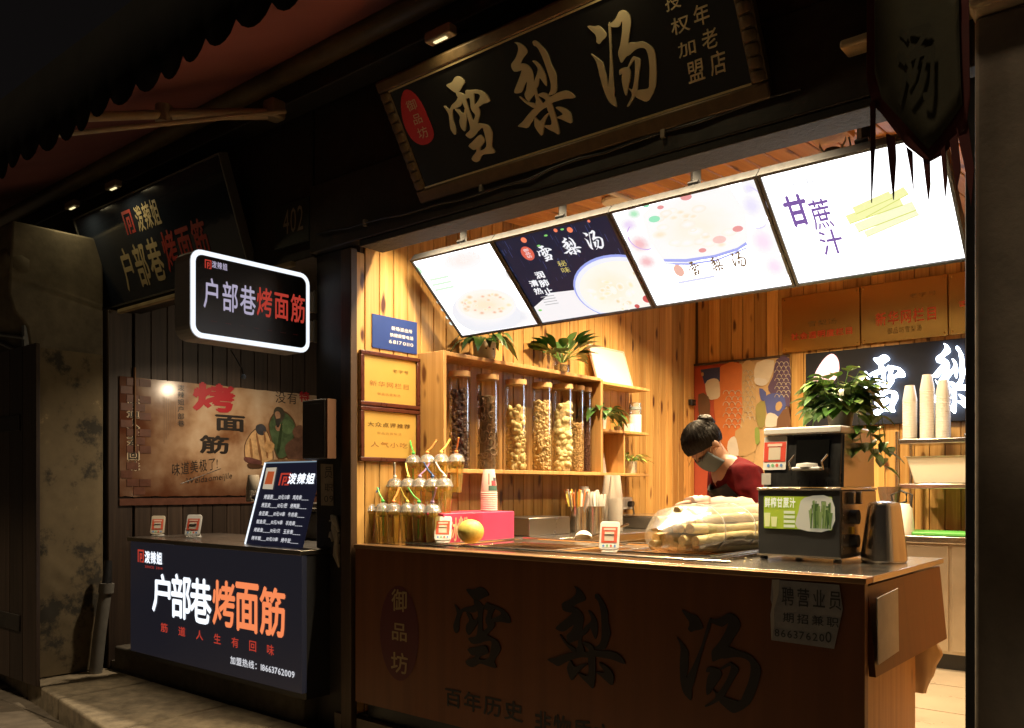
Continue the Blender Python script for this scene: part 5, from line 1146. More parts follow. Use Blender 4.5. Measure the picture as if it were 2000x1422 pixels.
CC = {'navy': (.045, .06, .20), 'cream': (.78, .70, .55), 'orange': (.72, .22, .06), 'plum': (.13, .08, .16), 'brown': (.20, .10, .05), 'olive': (.36, .32, .10), 'blue': (.10, .13, .42), 'white': (.80, .76, .70), 'tan': (.62, .42, .20), 'green': (.30, .42, .10)}
CC = {k: tuple(x*.72 for x in v) for k, v in CC.items()}
lay = [0]
def cp(name, pts, c, sm=2):
    lay[0] += 1; return shape(cu, name, pts, -.0185-.0002*lay[0], mt('koi_'+c, CC[c], .85, var=.1, vs=12), sm=sm, thick=.0006)
cp('koi_body', [(1408, 715), (1448, 711), (1452, 780), (1440, 862), (1420, 900), (1398, 830), (1395, 760)], 'orange')
cp('koi_body', [(1450, 712), (1472, 709), (1476, 790), (1472, 900), (1452, 900), (1450, 800)], 'tan')
cp('koi_head', [(1368, 722), (1406, 717), (1406, 745), (1390, 748), (1376, 750)], 'navy', 0)
cp('koi_mouth', [(1377, 750), (1388, 740), (1400, 740), (1405, 748), (1406, 774), (1395, 780), (1383, 778)], 'cream')
cp('koi_eye', [(1370, 728), (1374, 728), (1374, 734), (1370, 734)], 'tan')
cp('koi_fin', [(1364, 770), (1384, 775), (1386, 810), (1372, 845), (1366, 820)], 'brown')
cp('koi_head', [(1478, 708), (1512, 704), (1506, 735), (1496, 752), (1480, 750), (1473, 738)], 'cream')
cp('koi_mouth', [(1474, 738), (1496, 741), (1497, 750), (1486, 754), (1475, 749)], 'white')
cp('koi_body', [(1516, 703), (1542, 700), (1542, 795), (1520, 775), (1505, 768), (1500, 755), (1510, 735)], 'plum')
cp('koi_head', [(1494, 775), (1510, 768), (1528, 770), (1535, 790), (1528, 810), (1516, 814), (1500, 812), (1496, 795)], 'blue')
cp('koi_fin', [(1483, 758), (1496, 766), (1494, 782), (1486, 780)], 'blue')
cp('koi_eye', [(1516, 788), (1524, 784), (1528, 792), (1522, 802), (1515, 800)], 'tan')
cp('koi_mouth', [(1497, 812), (1505, 806), (1520, 814), (1518, 832), (1495, 834)], 'white')
cp('koi_fin', [(1478, 790), (1494, 784), (1494, 830), (1482, 835), (1476, 810)], 'olive')
cp('koi_body', [(1518, 818), (1540, 795), (1542, 845), (1520, 848)], 'brown')
cp('koi_head', [(1436, 842), (1462, 832), (1476, 840), (1476, 880), (1440, 890)], 'tan')
cp('koi_mouth', [(1422, 862), (1434, 852), (1440, 866), (1442, 890), (1422, 885)], 'white')
cp('koi_fin', [(1474, 838), (1482, 836), (1484, 862), (1476, 868)], 'green')
def scales(x0_, x1_, y0_, y1_, c, w, h):
    b = B(); rows_ = int((y1_-y0_)/h)
    for j in range(rows_):
        n_ = int((x1_-x0_)/w)
        for i in range(n_):
            cx_ = x0_+(i+.5+(.5 if j % 2 else 0)*.9)*w; cy_ = y0_+j*h
            pts = [Vector((P2(cu, cx_+cos(a)*w*.48, cy_-sin(a)*h*.7, -.024)[0], -.0245, P2(cu, cx_+cos(a)*w*.48, cy_-sin(a)*h*.7, -.024)[1])) for a in [pi*k/6 for k in range(7)]]
            b.tube(pts, .0022, 4)
    b.mk('scale_line', mt('koi_'+c, CC[c], .85), cu)
scales(1412, 1450, 770, 850, 'cream', 12, 11); scales(1513, 1541, 712, 785, 'cream', 9, 8); scales(1452, 1474, 730, 830, 'cream', 9, 10)
o = T('door_latch', 'small black latch box on the pine wall beside the curtain', 'latch', PX(1348, 787, LX)+Vector((.001, 0, -.02)), (0, 0, pi/2))
B().box(-.035, -.03, 0, .035, -.001, .045).mk('case', BLACK, o, bevel=.004); B().box(-.02, -.034, .012, .02, -.0305, .03).mk('lever', STEELD, o)
# ---------------------------------------------------------------- kitchen cabinet, rack and what stands on them
kc = T('kitchen_cabinet', 'low steel kitchen cabinet along the back wall under the metal rack', 'cabinet', (-1.05, 5.7, .24))
CABS = mt('cabinet_steel', (.55, .48, .38), .33, .9, var=.12, vs=4)
bx('carcass', CABS, kc, (-1.70, 5.46, .34), (-.42, 5.99, .985))
bx('toe_kick', BLACK, kc, (-1.68, 5.52, .2405), (-.44, 5.95, .3395))
bx('worktop', STEEL, kc, (-1.72, 5.43, .986), (-.41, 6.0, 1.026), bevel=.003)
for x in (-1.38, -1.06, -.74): bx('door', CABS, kc, (x-.15, 5.448, .36), (x+.15, 5.459, .97), bevel=.002)
cbz = T('cutting_board', 'bright green plastic cutting board lying on the kitchen cabinet', 'cutting board', (-1.27, 5.62, 1.0265))
B().box(-.27, -.15, 0, .40, .15, .022).mk('board', mt('board_green', (.10, .42, .08), .5, var=.1), cbz, bevel=.006)
B().box(.16, -.09, .0225, .30, -.075, .028).mk('knife_rest', BLACK, cbz, bevel=.002)
RY = 5.62
z1r = PY(1800, 857, RY).z; z2r = PY(1800, 945, RY).z; xr0 = PY(1752, 900, RY).x
mr_ = T('metal_rack', 'steel two-tier rack standing on the kitchen cabinet', 'rack', (xr0+.4, RY, 1.027))
for x in (xr0, xr0+.85):
    for y in (RY, RY+.30):
        B().tube([(x, y, 1.027), (x, y, z1r+.05)], .012, 10).mk('post', STEEL, mr_, world=True, smooth=40)
for z in (z1r, z2r): bx('tier', STEEL, mr_, (xr0+.014, RY-.01, z-.03), (xr0+.836, RY+.31, z), bevel=.004)
tb = T('white_tub', 'white plastic tub on the lower tier of the metal rack', 'tub', (xr0+.36, RY+.14, z2r+.001))
B().add([], [])
def tubmesh(b, w0, d0, w1, d1, h, t=.004):
    o_ = [(-w0, -d0), (w0, -d0), (w0, d0), (-w0, d0)]; i_ = [(-w1, -d1), (w1, -d1), (w1, d1), (-w1, d1)]; e = .018
    V = [(x, y, 0) for x, y in o_]+[(x, y, h) for x, y in i_]+[(x+e*(1 if x > 0 else -1), y+e*(1 if y > 0 else -1), h+.004) for x, y in i_]+[(x-t*(1 if x > 0 else -1), y-t*(1 if y > 0 else -1), h) for x, y in i_]+[(x*.97, y*.97, .006) for x, y in o_]
    F = [(3, 2, 1, 0), (16, 17, 18, 19)]
    for k in range(4):
        n_ = (k+1) % 4; F += [(k, n_, 4+n_, 4+k), (4+k, 4+n_, 8+n_, 8+k), (8+k, 8+n_, 12+n_, 12+k), (12+k, 12+n_, 16+n_, 16+k)]
    return b.add(V, F)
tubmesh(B(), .27, .10, .31, .13, .165).mk('tub_body', mt('tub_white', (.72, .68, .58), .45), tb, bevel=.006)
for i, (x, y0_, lab) in enumerate(((1777, 752, 'short inverted stack of white cups in the black tray on the rack'), (1811, 730, 'tall inverted stack of white cups in the black tray on the rack'), (1842, 742, 'thick inverted stack of white cups beside the black tray on the rack'))):
    p = PY(x, 845, RY+.13); h_ = PY(x, y0_, RY+.13).z-z1r-.004
    cup_stack(lab, (p.x, RY+.13, z1r+.005), int((h_-.10)/.010), .028, .042, .10, .010, mt('cup_white'), 'inverted cup stacks on the rack')
p = PY(1800, 840, RY+.08)
o = T('black_cup_tray', 'black plastic cup holder tray on the top tier of the rack', 'holder', (p.x, RY+.13, z1r+.0008))
B().box(-.14, .05, 0, .10, .06, .13).box(-.14, -.07, .0, .10, .0495, .003).box(-.005, -.02, .0032, .003, .0495, .11).mk('tray', BLACK, o)
o = T('steel_tube', 'slim upright steel dispenser tube on the rack beside the door frame', 'dispenser', (PY(1893, 840, RY+.05).x, RY+.06, z1r+.001))
B().lathe([(.03, 0), (.03, .02), (.018, .03), (.018, .28), (.01, .30), (.0001, .305)], 16).mk('tube', STEEL, o, smooth=40)
B().tube([(0, -.01, .24), (0, -.05, .23), (0, -.055, .20)], .006, 8).mk('spout', STEEL, o)
# pothos on the juicer
pp = PY(1632, 838, 3.2)
po = T('pothos_plant', 'bushy trailing pothos in a small pot on top of the juicer', 'plant', (-1.09, 3.21, 1.537)); po.scale = (.86, .86, .86)
B().lathe([(.0001, 0), (.045, 0), (.058, .085), (.053, .085), (.042, .02), (.0001, .02)], 20).mk('pot', mt('pot_smoke', (.10, .09, .07), .3), po, smooth=40)
random.seed(77)
def heart(b, base, d, L_, w):
    d = Vector(d).normalized(); s_ = d.cross(Vector((0, 0, 1)))
    s_ = s_.normalized() if s_.length > .05 else Vector((1, 0, 0)); n_ = s_.cross(d).normalized()
    prof = [(0, .25), (.06, .62), (.16, .88), (.3, 1), (.48, .93), (.65, .74), (.8, .48), (.92, .22), (1, .02)]
    V = []; F = []
    for t, k in prof:
        c = Vector(base)+d*L_*t-Vector((0, 0, 1))*.35*L_*t*t
        V += [c-s_*w*k+n_*w*k*.22, c-n_*w*.08, c+s_*w*k+n_*w*k*.22]
    for i in range(len(prof)-1):
        for j in range(2): F.append((3*i+j, 3*i+j+1, 3*i+4+j, 3*i+3+j))
    b.add(V, F)
PL = [mt('pothos_%d' % i, c, .32, var=.3, vs=18) for i, c in enumerate([(.07, .17, .03), (.12, .26, .05), (.20, .34, .08), (.30, .38, .14)])]
stm = B()
for i in range(120):
    a = random.random()*6.28; e = random.uniform(-.25, 1.0); rr = random.uniform(.03, .115)
    c = Vector((cos(a)*rr*1.15, sin(a)*rr*.75-.01, .10+.16*e*random.uniform(.4, 1)))
    d = Vector((cos(a), sin(a), random.uniform(-.5, .5)))
    stm.tube([(0, 0, .07), (c*.5)+Vector((0, 0, .05)), c], .0014, 4)
    b = B(); heart(b, c, d, random.uniform(.06, .095), random.uniform(.027, .040)); b.mk('leaf', random.choice(PL), po, smooth=60)
for (dx, dy, L_) in ((.12, -.03, .12), (.14, .02, .17), (.09, -.06, .09), (-.10, -.03, .05), (.15, .04, .11)):
    pts = [(dx*.5, dy*.5, .10), (dx, dy, .09), (dx*1.1, dy, .0), (dx*1.15, dy, -L_*.6), (dx*1.25, dy, -L_)]
    stm.tube(pts, .0018, 5)
    for k in range(9):
        t = k/8*3.99; i = int(t); c = Vector(pts[i]).lerp(Vector(pts[i+1]), t-i); a = random.random()*6.28
        b = B(); heart(b, c, (cos(a), sin(a), -.4), random.uniform(.045, .07), random.uniform(.020, .030)); b.mk('leaf', random.choice(PL[:3]), po, smooth=60)
stm.mk('stems', PL[1], po)
# small things behind the juicer
o = T('tablet_stand', 'small framed order tablet behind the juicer, seen edge-on', 'tablet', (-1.05, 3.44, 1.0515), (R(-12), 0, R(55)))
B().box(-.06, 0, .12, .06, .012, .27).mk('frame', STEELD, o, bevel=.004); B().plate([(-.05, .13), (.05, .13), (.05, .26), (-.05, .26)], -.001).mk('screen', em('tablet_screen', (1, .9, .75), .9), o)
B().tube([(0, .01, .15), (0, .03, 0.0)], .010, 8).mk('stem', STEELD, o); B().lathe([(.045, 0), (.045, .006), (.0001, .008)], 16, (0, .03, -.002)).mk('foot', STEELD, o)
gj = PY(1712, 940, 5.3)
o = T('smoked_pitcher', 'smoked plastic pitcher standing on the kitchen cabinet beside the rack', 'pitcher', (-1.60, 5.60, 1.0275))
B().lathe([(.0001, 0), (.05, 0), (.045, .16), (.05, .17), (.07, .29), (.067, .29), (.047, .17), (.0001, .16)], 20).mk('jug', clear('smoked', (.55, .40, .28), .2, .25), o, smooth=40)
B().tube([(.06, 0, .27), (.10, 0, .25), (.10, 0, .2), (.05, 0, .18)], .008, 8).mk('handle', BLACK, o, smooth=40)
o = T('rice_kettle', 'small white kettle with black handle on the cabinet beside the rack', 'kettle', (-1.50, 5.50, 1.0275))
B().lathe([(.0001, 0), (.07, 0), (.072, .02), (.06, .16), (.045, .185), (.0001, .19)], 20).mk('body', WHITE, o, smooth=40)
B().tube([(-.05, 0, .16), (-.06, 0, .24), (.0, 0, .27), (.06, 0, .24), (.05, 0, .16)], .007, 8).mk('handle', BLACK, o, smooth=40)
o = T('plastic_carrier_bag', 'crumpled pale carrier bag hanging behind the counter flap', 'bag', (-.88, 3.47, .62))
def cbag(u, v):
    a = u*2*pi; r_ = .035*(.4+.8*sin(pi*min(1, v*.9+.1))); w = 1+.35*noise.noise(Vector((cos(a)*2, sin(a)*2, v*5))); return (r_*w*cos(a)*1.4, r_*w*sin(a), .22-v*.30)
B().grid(cbag, 24, 14).mk('bag', mt('bag_cream', (.55, .42, .28), .6), o, smooth=80); B().tube([(0, 0, .19), (-.01, -.01, .26), (.01, -.01, .19)], .004, 6).mk('handle', mt('bag_cream'), o)
# ---------------------------------------------------------------- the shop worker, bent over her work
def skin(chains, radii, name, vox=.008, extra=None):
    """joints joined by edges, grown to a body with the Skin modifier and fused to one surface"""
    me = bpy.data.meshes.new(name); V = []; E_ = []; Rr = []; idx = {}
    for ch in chains:
        prev = None
        for key in ch:
            if key not in idx: idx[key] = len(V); V.append(radii[key][0]); Rr.append(radii[key][1])
            if prev is not None: E_.append((prev, idx[key]))
            prev = idx[key]
    me.from_pydata(V, E_, []); o = bpy.data.objects.new(name, me); COL.objects.link(o)
    m = o.modifiers.new('skin', 'SKIN'); m.use_smooth_shade = True
    for i, sv in enumerate(me.skin_vertices[0].data):
        r_ = Rr[i]; sv.radius = r_ if isinstance(r_, tuple) else (r_, r_); sv.use_root = (i == 0)
    s_ = o.modifiers.new('sub', 'SUBSURF'); s_.levels = 2; s_.render_levels = 2
    bpy.context.view_layer.update()
    out = bpy.data.meshes.new_from_object(o.evaluated_get(bpy.context.evaluated_depsgraph_get())); bpy.data.objects.remove(o)
    bm = bmesh.new(); bm.from_mesh(out)
    if extra:
        for em_ in extra: bm.from_mesh(em_)
    bm.to_mesh(out); bm.free()
    if vox:
        t_ = bpy.data.objects.new('t', out); COL.objects.link(t_); rm = t_.modifiers.new('re', 'REMESH'); rm.mode = 'VOXEL'; rm.voxel_size = vox; rm.use_smooth_shade = True
        sm_ = t_.modifiers.new('sm', 'SMOOTH'); sm_.factor = .5; sm_.iterations = 4
        bpy.context.view_layer.update(); o2 = bpy.data.meshes.new_from_object(t_.evaluated_get(bpy.context.evaluated_depsgraph_get())); bpy.data.objects.remove(t_); out = o2
    for p in out.polygons: p.use_smooth = True
    return out
HC = Vector((.335, 0, 1.28)); HT = Matrix.Rotation(R(63), 3, 'Y')      # head bowed forward
def hp(x, y, z): return tuple(HC+HT @ Vector((x, y, z)))
J = {'pelvis': ((0, 0, .80), (.15, .11)), 'belly': ((.04, 0, .93), (.135, .10)), 'chest': ((.13, 0, 1.07), (.145, .10)), 'upper': ((.20, 0, 1.16), (.12, .075)), 'neck': ((.265, 0, 1.215), .05), 'nape': (hp(-.01, 0, -.06), .052)}
for s_, n_ in ((1, 'L'), (-1, 'R')):
    J['sh'+n_] = ((.20, s_*.155, 1.13), .056); J['el'+n_] = ((.17, s_*.26, .95), .044); J['wr'+n_] = ((.37, s_*.15, .985), .029); J['pm'+n_] = ((.425, s_*.12, .970), (.036, .018)); J['kn_'+n_] = ((.465, s_*.105, .955), (.036, .015))
    J['hip'+n_] = ((-.01, s_*.09, .76), .085); J['knee'+n_] = ((.02, s_*.10, .44), .06); J['ank'+n_] = ((-.02, s_*.10, .08), .04); J['toe'+n_] = ((.12, s_*.11, .03), .035)
    for q, (dy, L_, dx) in enumerate(((-.026, .060, 0), (-.009, .070, 0), (.009, .064, 0), (.025, .050, 0))):
        J['f%d%sa' % (q, n_)] = ((.49, s_*.102+dy, .945), .0095); J['f%d%sb' % (q, n_)] = ((.49+L_*.55, s_*.098+dy, .928), .0085); J['f%d%sc' % (q, n_)] = ((.49+L_*.85, s_*.094+dy, .900), .0075)
    J['th%sa' % n_] = ((.435, s_*.12-s_*.03, .962), .011); J['th%sb' % n_] = ((.465, s_*.12-s_*.055, .945), .009); J['th%sc' % n_] = ((.495, s_*.12-s_*.06, .925), .008)
ch = [['pelvis', 'belly', 'chest', 'upper', 'neck', 'nape']]
for n_ in 'LR':
    ch += [['upper', 'sh'+n_, 'el'+n_, 'wr'+n_, 'pm'+n_, 'kn_'+n_], ['pelvis', 'hip'+n_, 'knee'+n_, 'ank'+n_, 'toe'+n_]]
fing = []
for n_ in 'LR':
    for q in range(4): fing.append(B().tube([J['kn_'+n_][0], J['f%d%sa' % (q, n_)][0], J['f%d%sb' % (q, n_)][0], J['f%d%sc' % (q, n_)][0]], [.0095, .0095, .0085, .007], 8).mesh('finger'))
    fing.append(B().tube([J['pm'+n_][0], J['th%sa' % n_][0], J['th%sb' % n_][0], J['th%sc' % n_][0]], [.012, .011, .0095, .008], 8).mesh('thumb'))
# head: skull, jaw, nose, brow, lips, ears, in head space (x forward, z up)
hd_ = B(); hd_.ball((-.012, 0, .030), .092, 20, 14, (1.02, .84, 1.0)); hd_.ball((.018, 0, -.035), .068, 16, 12, (1.0, .86, 1.15)); hd_.ball((.045, 0, -.085), .032, 12, 8, (1, 1.1, .8))
hd_.tube([(.078, 0, .015), (.094, 0, -.018), (.098, 0, -.032), (.08, 0, -.04)], [.009, .012, .015, .012], 8)
hd_.ball((.072, 0, .022), .022, 10, 6, (.7, 2.2, .5)); hd_.ball((.080, 0, -.062), .013, 10, 6, (.8, 1.7, .55))
for s_ in (-1, 1): hd_.ball((-.012, s_*.080, -.012), .026, 10, 8, (.75, .35, 1.15))
hd_.v = [hp(*p) for p in hd_.v]
wk = T('person', 'worker with tied-up dark hair, face mask, dark red top and black apron bending forward', 'person', (-1.735, 4.095, .241), (0, 0, R(180+48)))
SKIN = mt('skin', (.33, .185, .12), .5, var=.08, vs=30)
body = ob('body', skin(ch, J, 'body', .0075, fing+[hd_.mesh('head')]), SKIN, wk)
J2 = {k: v for k, v in J.items()}
J2.update({'pelvis': ((0, 0, .80), (.165, .125)), 'belly': ((.04, 0, .93), (.152, .118)), 'chest': ((.13, 0, 1.07), (.165, .12)), 'upper': ((.20, 0, 1.155), (.135, .09)), 'neck': ((.24, 0, 1.192), .066)})
for s_, n_ in ((1, 'L'), (-1, 'R')): J2['sh'+n_] = ((.20, s_*.155, 1.13), .074); J2['el'+n_] = ((.17, s_*.26, .95), .062); J2['wr'+n_] = ((.24, s_*.22, .962), .05)
top = skin([['pelvis', 'belly', 'chest', 'upper', 'neck']]+[['upper', 'sh'+n_, 'el'+n_, 'wr'+n_] for n_ in 'LR'], J2, 'shirt', .010)
for v in top.vertices: v.co += Vector((0, 0, 0))+.012*noise.noise_vector(v.co*13)
ob('shirt', top, mt('dark_red_jersey', (.085, .005, .008), .9, var=.2, vs=30, bump=.15, spec=.08), wk)
J3 = {k: v for k, v in J.items()}
for n_ in 'LR': J3['hip'+n_] = (J['hip'+n_][0], .105); J3['knee'+n_] = (J['knee'+n_][0], .08); J3['ank'+n_] = (J['ank'+n_][0], .06)
J3['pelvis'] = ((0, 0, .82), (.168, .128))
ob('trousers', skin([['pelvis', 'hip'+n_, 'knee'+n_, 'ank'+n_] for n_ in 'LR'], J3, 'trousers', .012), mt('black_cotton', (.02, .02, .022), .85), wk)
for s_, n_ in ((1, 'L'), (-1, 'R')):
    a_, b_ = Vector(J['el'+n_][0]).lerp(Vector(J['wr'+n_][0]), .12), Vector(J['wr'+n_][0])
    pts = [a_.lerp(b_, t) for t in [k/9 for k in range(10)]]
    sl_ = B().tube(pts, [.064, .070, .066, .070, .060, .062, .055, .056, .048, .043], 16)
    sl_.v = [tuple(Vector(p)+.006*noise.noise_vector(Vector(p)*40)) for p in sl_.v]
    ob('oversleeve', sl_.mesh('oversleeve', 70), mt('oversleeve_pink', (.62, .47, .42), .7, var=.15, vs=20), wk)
    B().lathe([(.05, .0), (.06, .015), (.09, .035), (.10, .05), (.088, .052)], 14, sy=.6).mk('shoe', BLACK, wk, (.05, s_*.105, 0), smooth=60)
def apr(u, v):
    a = (u-.5)*2.0; k = v
    c = Vector((.24, 0, 1.17)).lerp(Vector((.02, 0, .50)), k)
    rx = .165 if k > .1 else .135; ry = (.09+.09*min(1, k*3.5))*(1.05)
    c2 = Vector((.20, 0, 1.145)).lerp(Vector((.03, 0, .90)), min(1, k*1.9)); 
    if k > .526: c2 = Vector((.03, 0, .90)).lerp(Vector((.02, 0, .50)), (k-.526)/.474)
    fwd = Vector((.80, 0, -.60)) if k < .45 else Vector((1, 0, -.1))
    fwd = fwd.normalized()
    return tuple(c2+fwd*(.142*cos(a*.9)+.004*sin(u*25))+Vector((0, 1, 0))*ry*sin(a)*1.25)
B().grid(apr, 24, 40).mk('apron', mt('black_apron', (.014, .014, .015), .8, var=.2, vs=30), wk, smooth=70, solid=.003)
# hair, bun, mask
hr = B(); N1, N2 = 40, 24
def hairf(u, v):
    a = u*2*pi; p = v*pi*.62
    d = Vector((sin(p)*cos(a), sin(p)*sin(a), cos(p)))
    d = Matrix.Rotation(R(-34), 3, 'Y') @ d
    w = 1+.012*sin(a*34+p*3)+.02*noise.noise(d*6)
    return hp(-.012+d.x*.103*w, d.y*.088*w, .032+d.z*.101*w)
hr.grid(hairf, 60, 20)
HAIR = mt('dark_hair', (.008, .006, .005), .45, var=.4, vs=60, spec=.12)
ob('hair', hr.mesh('hair', 80), HAIR, wk)
hs = B(); random.seed(5)
for i in range(230):
    u0 = random.random(); w_ = random.uniform(.6, 1.6); pts = []
    for k in range(9):
        v_ = 1.0-k/8*.96; c_ = Vector(hairf(u0+.012*sin(k*w_+i), v_)); pts.append(HC+(c_-HC)*(1.004+.012*noise.noise(Vector((i, k*.3, 0)))))
    hs.tube(pts, [.0006]+[.0015]*7+[.0008], 4)
for i in range(14):
    b0 = Vector(hairf(random.random(), 1)); hs.tube([b0, b0+Vector((.01*random.uniform(-1, 1), .012*random.uniform(-1, 1), -.02)), b0+Vector((.02*random.uniform(-1, 1), .02*random.uniform(-1, 1), -.05))], .0006, 4)
o = ob('hair_strands', hs.mesh('hair_strands', 80), HAIR, wk); o['kind'] = 'stuff'
bn_ = B(); bn_.ball((0, 0, 0), .042, 28, 20, (.8, 1.15, 1)); bn_.v = [tuple(Vector(p)*(1+.08*sin(math.atan2(p[1], p[0])*7+p[2]*90)+.16*noise.noise(Vector(p)*60))) for p in bn_.v]
bn_.v = [hp(-.108+p[0], p[1]-.012, .050+p[2]) for p in bn_.v]; ob('hair_bun', bn_.mesh('bun', 80), HAIR, wk)
def maskf(u, v):
    a = (u-.5)*2.3; z = .005-.10*v; r_ = .098+.012*sin(pi*v)*cos(a)
    return hp(-.005+r_*cos(a)*1.03, r_*sin(a)*.80, z)
B().grid(maskf, 20, 10).mk('face_mask', mt('mask_blue', (.11, .145, .17), .8), wk, smooth=80, solid=.002)
for s_ in (-1, 1): B().tube([hp(.03, s_*.072, -.01), hp(.0, s_*.082, .005), hp(-.02, s_*.083, .0)], .0015, 5).mk('mask_loop', WHITE, wk)
for s_ in (-1, 1): B().ball(hp(.079, s_*.032, .005), .010, 10, 6, (1, 1, .6)).mk('eye', mt('eye_dark', (.03, .025, .02), .2), wk, smooth=60)
# apron lettering
al = T('tmp', 't', 't', (0, 0, 0))
fr_ = Vector((.30, 0, .93))
for k, (yy, key) in enumerate(((.035, 'li'), (-.045, 'tang'))):
    o = brush(al, 'character', key, (-.038, .04, .038, -.04), 0, mt('apron_print', (.62, .60, .55), .7), .001, local=True, step=.0002)
    o.parent = wk; o.location = Vector((.178, yy, .915)); o.rotation_euler = (R(-4), 0, R(90))
bpy.data.objects.remove(al)
# ---------------------------------------------------------------- the grill stall's counter and goods
sc2 = T('stall_counter', 'low stall counter with a backlit dark front panel of white and orange characters', 'counter', (-4.2, 2.47, .301))
DN = mt('backlit_navy', (.015, .016, .022), .3, emit=(.0105, .0105, .0165), es=.8)
fpn = B().box(-.84, 0, .034, .845, .03, .69).mk('light_panel', DN, sc2, bevel=.003)
B().box(-.835, .0305, .0, .84, .55, .689).mk('carcass', BLACK, sc2)
B().box(-.86, -.012, .691, .85, .60, .715).mk('worktop', STEELD, sc2, bevel=.003)
LW = em('lit_white', (.86, .92, 1), 1.35); LO = em('lit_orange', (1, .27, .10), .95); LRd = em('lit_red', (.75, .07, .04), .6); LWs = em('lit_white_soft', (.85, .85, .9), .75)
o_ = -.0025
logo(sc2, (269, 1073, 281, 1099), o_, LRd, fpn)
txt(sc2, 'lettering', '泼辣姐', (283, 1076, 316, 1103), o_, LW, .03, parent=fpn); txt(sc2, 'lettering', 'SINCE 2014', (283, 1104, 317, 1113), o_, LRd, .0, parent=fpn, gap=.3)
for ch_, b0 in (('户', (298, 1120, 332, 1199)), ('部', (335, 1121, 372, 1211)), ('巷', (372, 1129, 412, 1220))): txt(sc2, 'character', ch_, b0, o_, LW, .022, parent=fpn)
for ch_, b0 in (('烤', (416, 1133, 458, 1226)), ('面', (461, 1138, 504, 1237)), ('筋', (508, 1146, 556, 1246))): txt(sc2, 'character', ch_, b0, o_, LO, .022, parent=fpn)
for i, ch_ in enumerate('筋道人生有回味'): x_ = 314+i*34.6; y0_ = 1216+i*7.0; txt(sc2, 'character', ch_, (x_, y0_, x_+13, y0_+20+i*.5), o_, LRd, .012, parent=fpn)
txt(sc2, 'lettering', '加盟热线：18663762009', (450, 1281, 575, 1326), o_, LWs, .02, parent=fpn)
# leaning menu board
mb = T('stall_menu_board', 'leaning dark lit menu board listing grill prices on the stall counter', 'menu board', (-3.73, 2.56, 1.0175), (R(-16), 0, 0))
B().box(-.235, .002, 0, .235, .022, .445).mk('board', mt('menu_black', (.012, .012, .02), .3, emit=(.010, .010, .022), es=.8), mb, bevel=.003)
B().box(-.242, -.002, .0, -.2355, .024, .448).mk('lit_edge', em('edge_white', (.85, .92, 1), 1.3), mb)
B().box(-.235, -.002, .4455, .235, .024, .449).mk('lit_edge', em('edge_dim', (.35, .5, .6), .6), mb)
cdm = B().plate([P2(mb, *p) for p in ((521, 914), (541, 913), (533, 956), (513, 955))], -.0015).mk('pay_card', mt('lit_card', (.7, .6, .45), .6, emit=(.8, .68, .5), es=.55), mb)
B().plate([P2(mb, *p) for p in ((524, 921), (537, 921), (532, 946), (517, 946))], -.0022).mk('red_field', mt('lit_card_red', (.7, .16, .05), .6, emit=(.75, .14, .04), es=.5), cdm)
logo(mb, (549, 924, 563, 948), -.001, LRd)
txt(mb, 'lettering', '泼辣姐', (566, 925, 612, 945), -.001, LW, .03)
for i, (a, c) in enumerate((('烤面筋___10元/3串', '鸡肉串____15'), ('烤豆皮____10元/把', '烤鸭肠____15'), ('鱼豆腐___10元/4串', '牛肉串____15'), ('鱿鱼须___10元/4串', '羊肉串____15'), ('烤鱿鱼____10元/只', '玉米串____10'), ('烤年糕___10元/3串', '烤牛肚____15'))):
    c = c[:7]
    txt(mb, 'lettering', a, (517-4.9*i, 966+16.1*i, 564-4.6*i, 976+16.4*i), -.001, LWs, .02)
    txt(mb, 'lettering', c, (573-4.6*i, 967+16.7*i, 602-4*i, 977+17.0*i), -.001, LWs, .02)
pay_stand('cream payment stand standing alone at the outer end of the stall counter', PZ(306, 1047, 1.0165), R(50), 'cream', 1.05)
pay_stand('white payment stand on the stall counter between the cream one and the menu board', PZ(374, 1050, 1.0165), R(40), 'white', 1.15)
gr = T('steel_grill', 'low dull steel grill on the stall counter behind the menu board', 'grill', (-4.1, 3.10, 1.0165))
bx_ = B().box(-.35, -.10, 0, .35, .25, .16).mk('case', mt('greasy_steel', (.16, .14, .11), .45, .8, var=.4, vs=9), gr, bevel=.008)
B().box(-.38, -.13, .161, .38, .28, .18).mk('hood_lip', mt('greasy_steel'), gr, bevel=.004)
B().box(-.30, -.05, .1805, .28, .22, .205).mk('griddle', STEELD, gr, bevel=.004)
p = PY(479, 985, 3.1)
cup_stack('cream paper cup stack standing on the grill before the mural', (p.x, 3.16, 1.2222), 8, .034, .046, .10, .009, mt('cup_cream', (.66, .56, .42), .6), up=True)
o = T('food_bag', 'dark crumpled bag of food lying on the grill beside the cup stack', 'bag', (PY(505, 985, 3.1).x, 3.12, 1.2222))
fbm = B(); fbm.ball((0, 0, .03), .05, 18, 12, (1.4, 1, .6)); fbm.v = [tuple(Vector(p)*(1+.25*noise.noise(Vector(p)*35))) for p in fbm.v]; fbm.mk('bag', mt('dark_bag', (.035, .033, .03), .35), o, (0, 0, .004), smooth=80); B().tube([(0, 0, .055), (.02, 0, .075), (.03, .01, .07)], .006, 6).mk('knot', mt('dark_bag'), o)
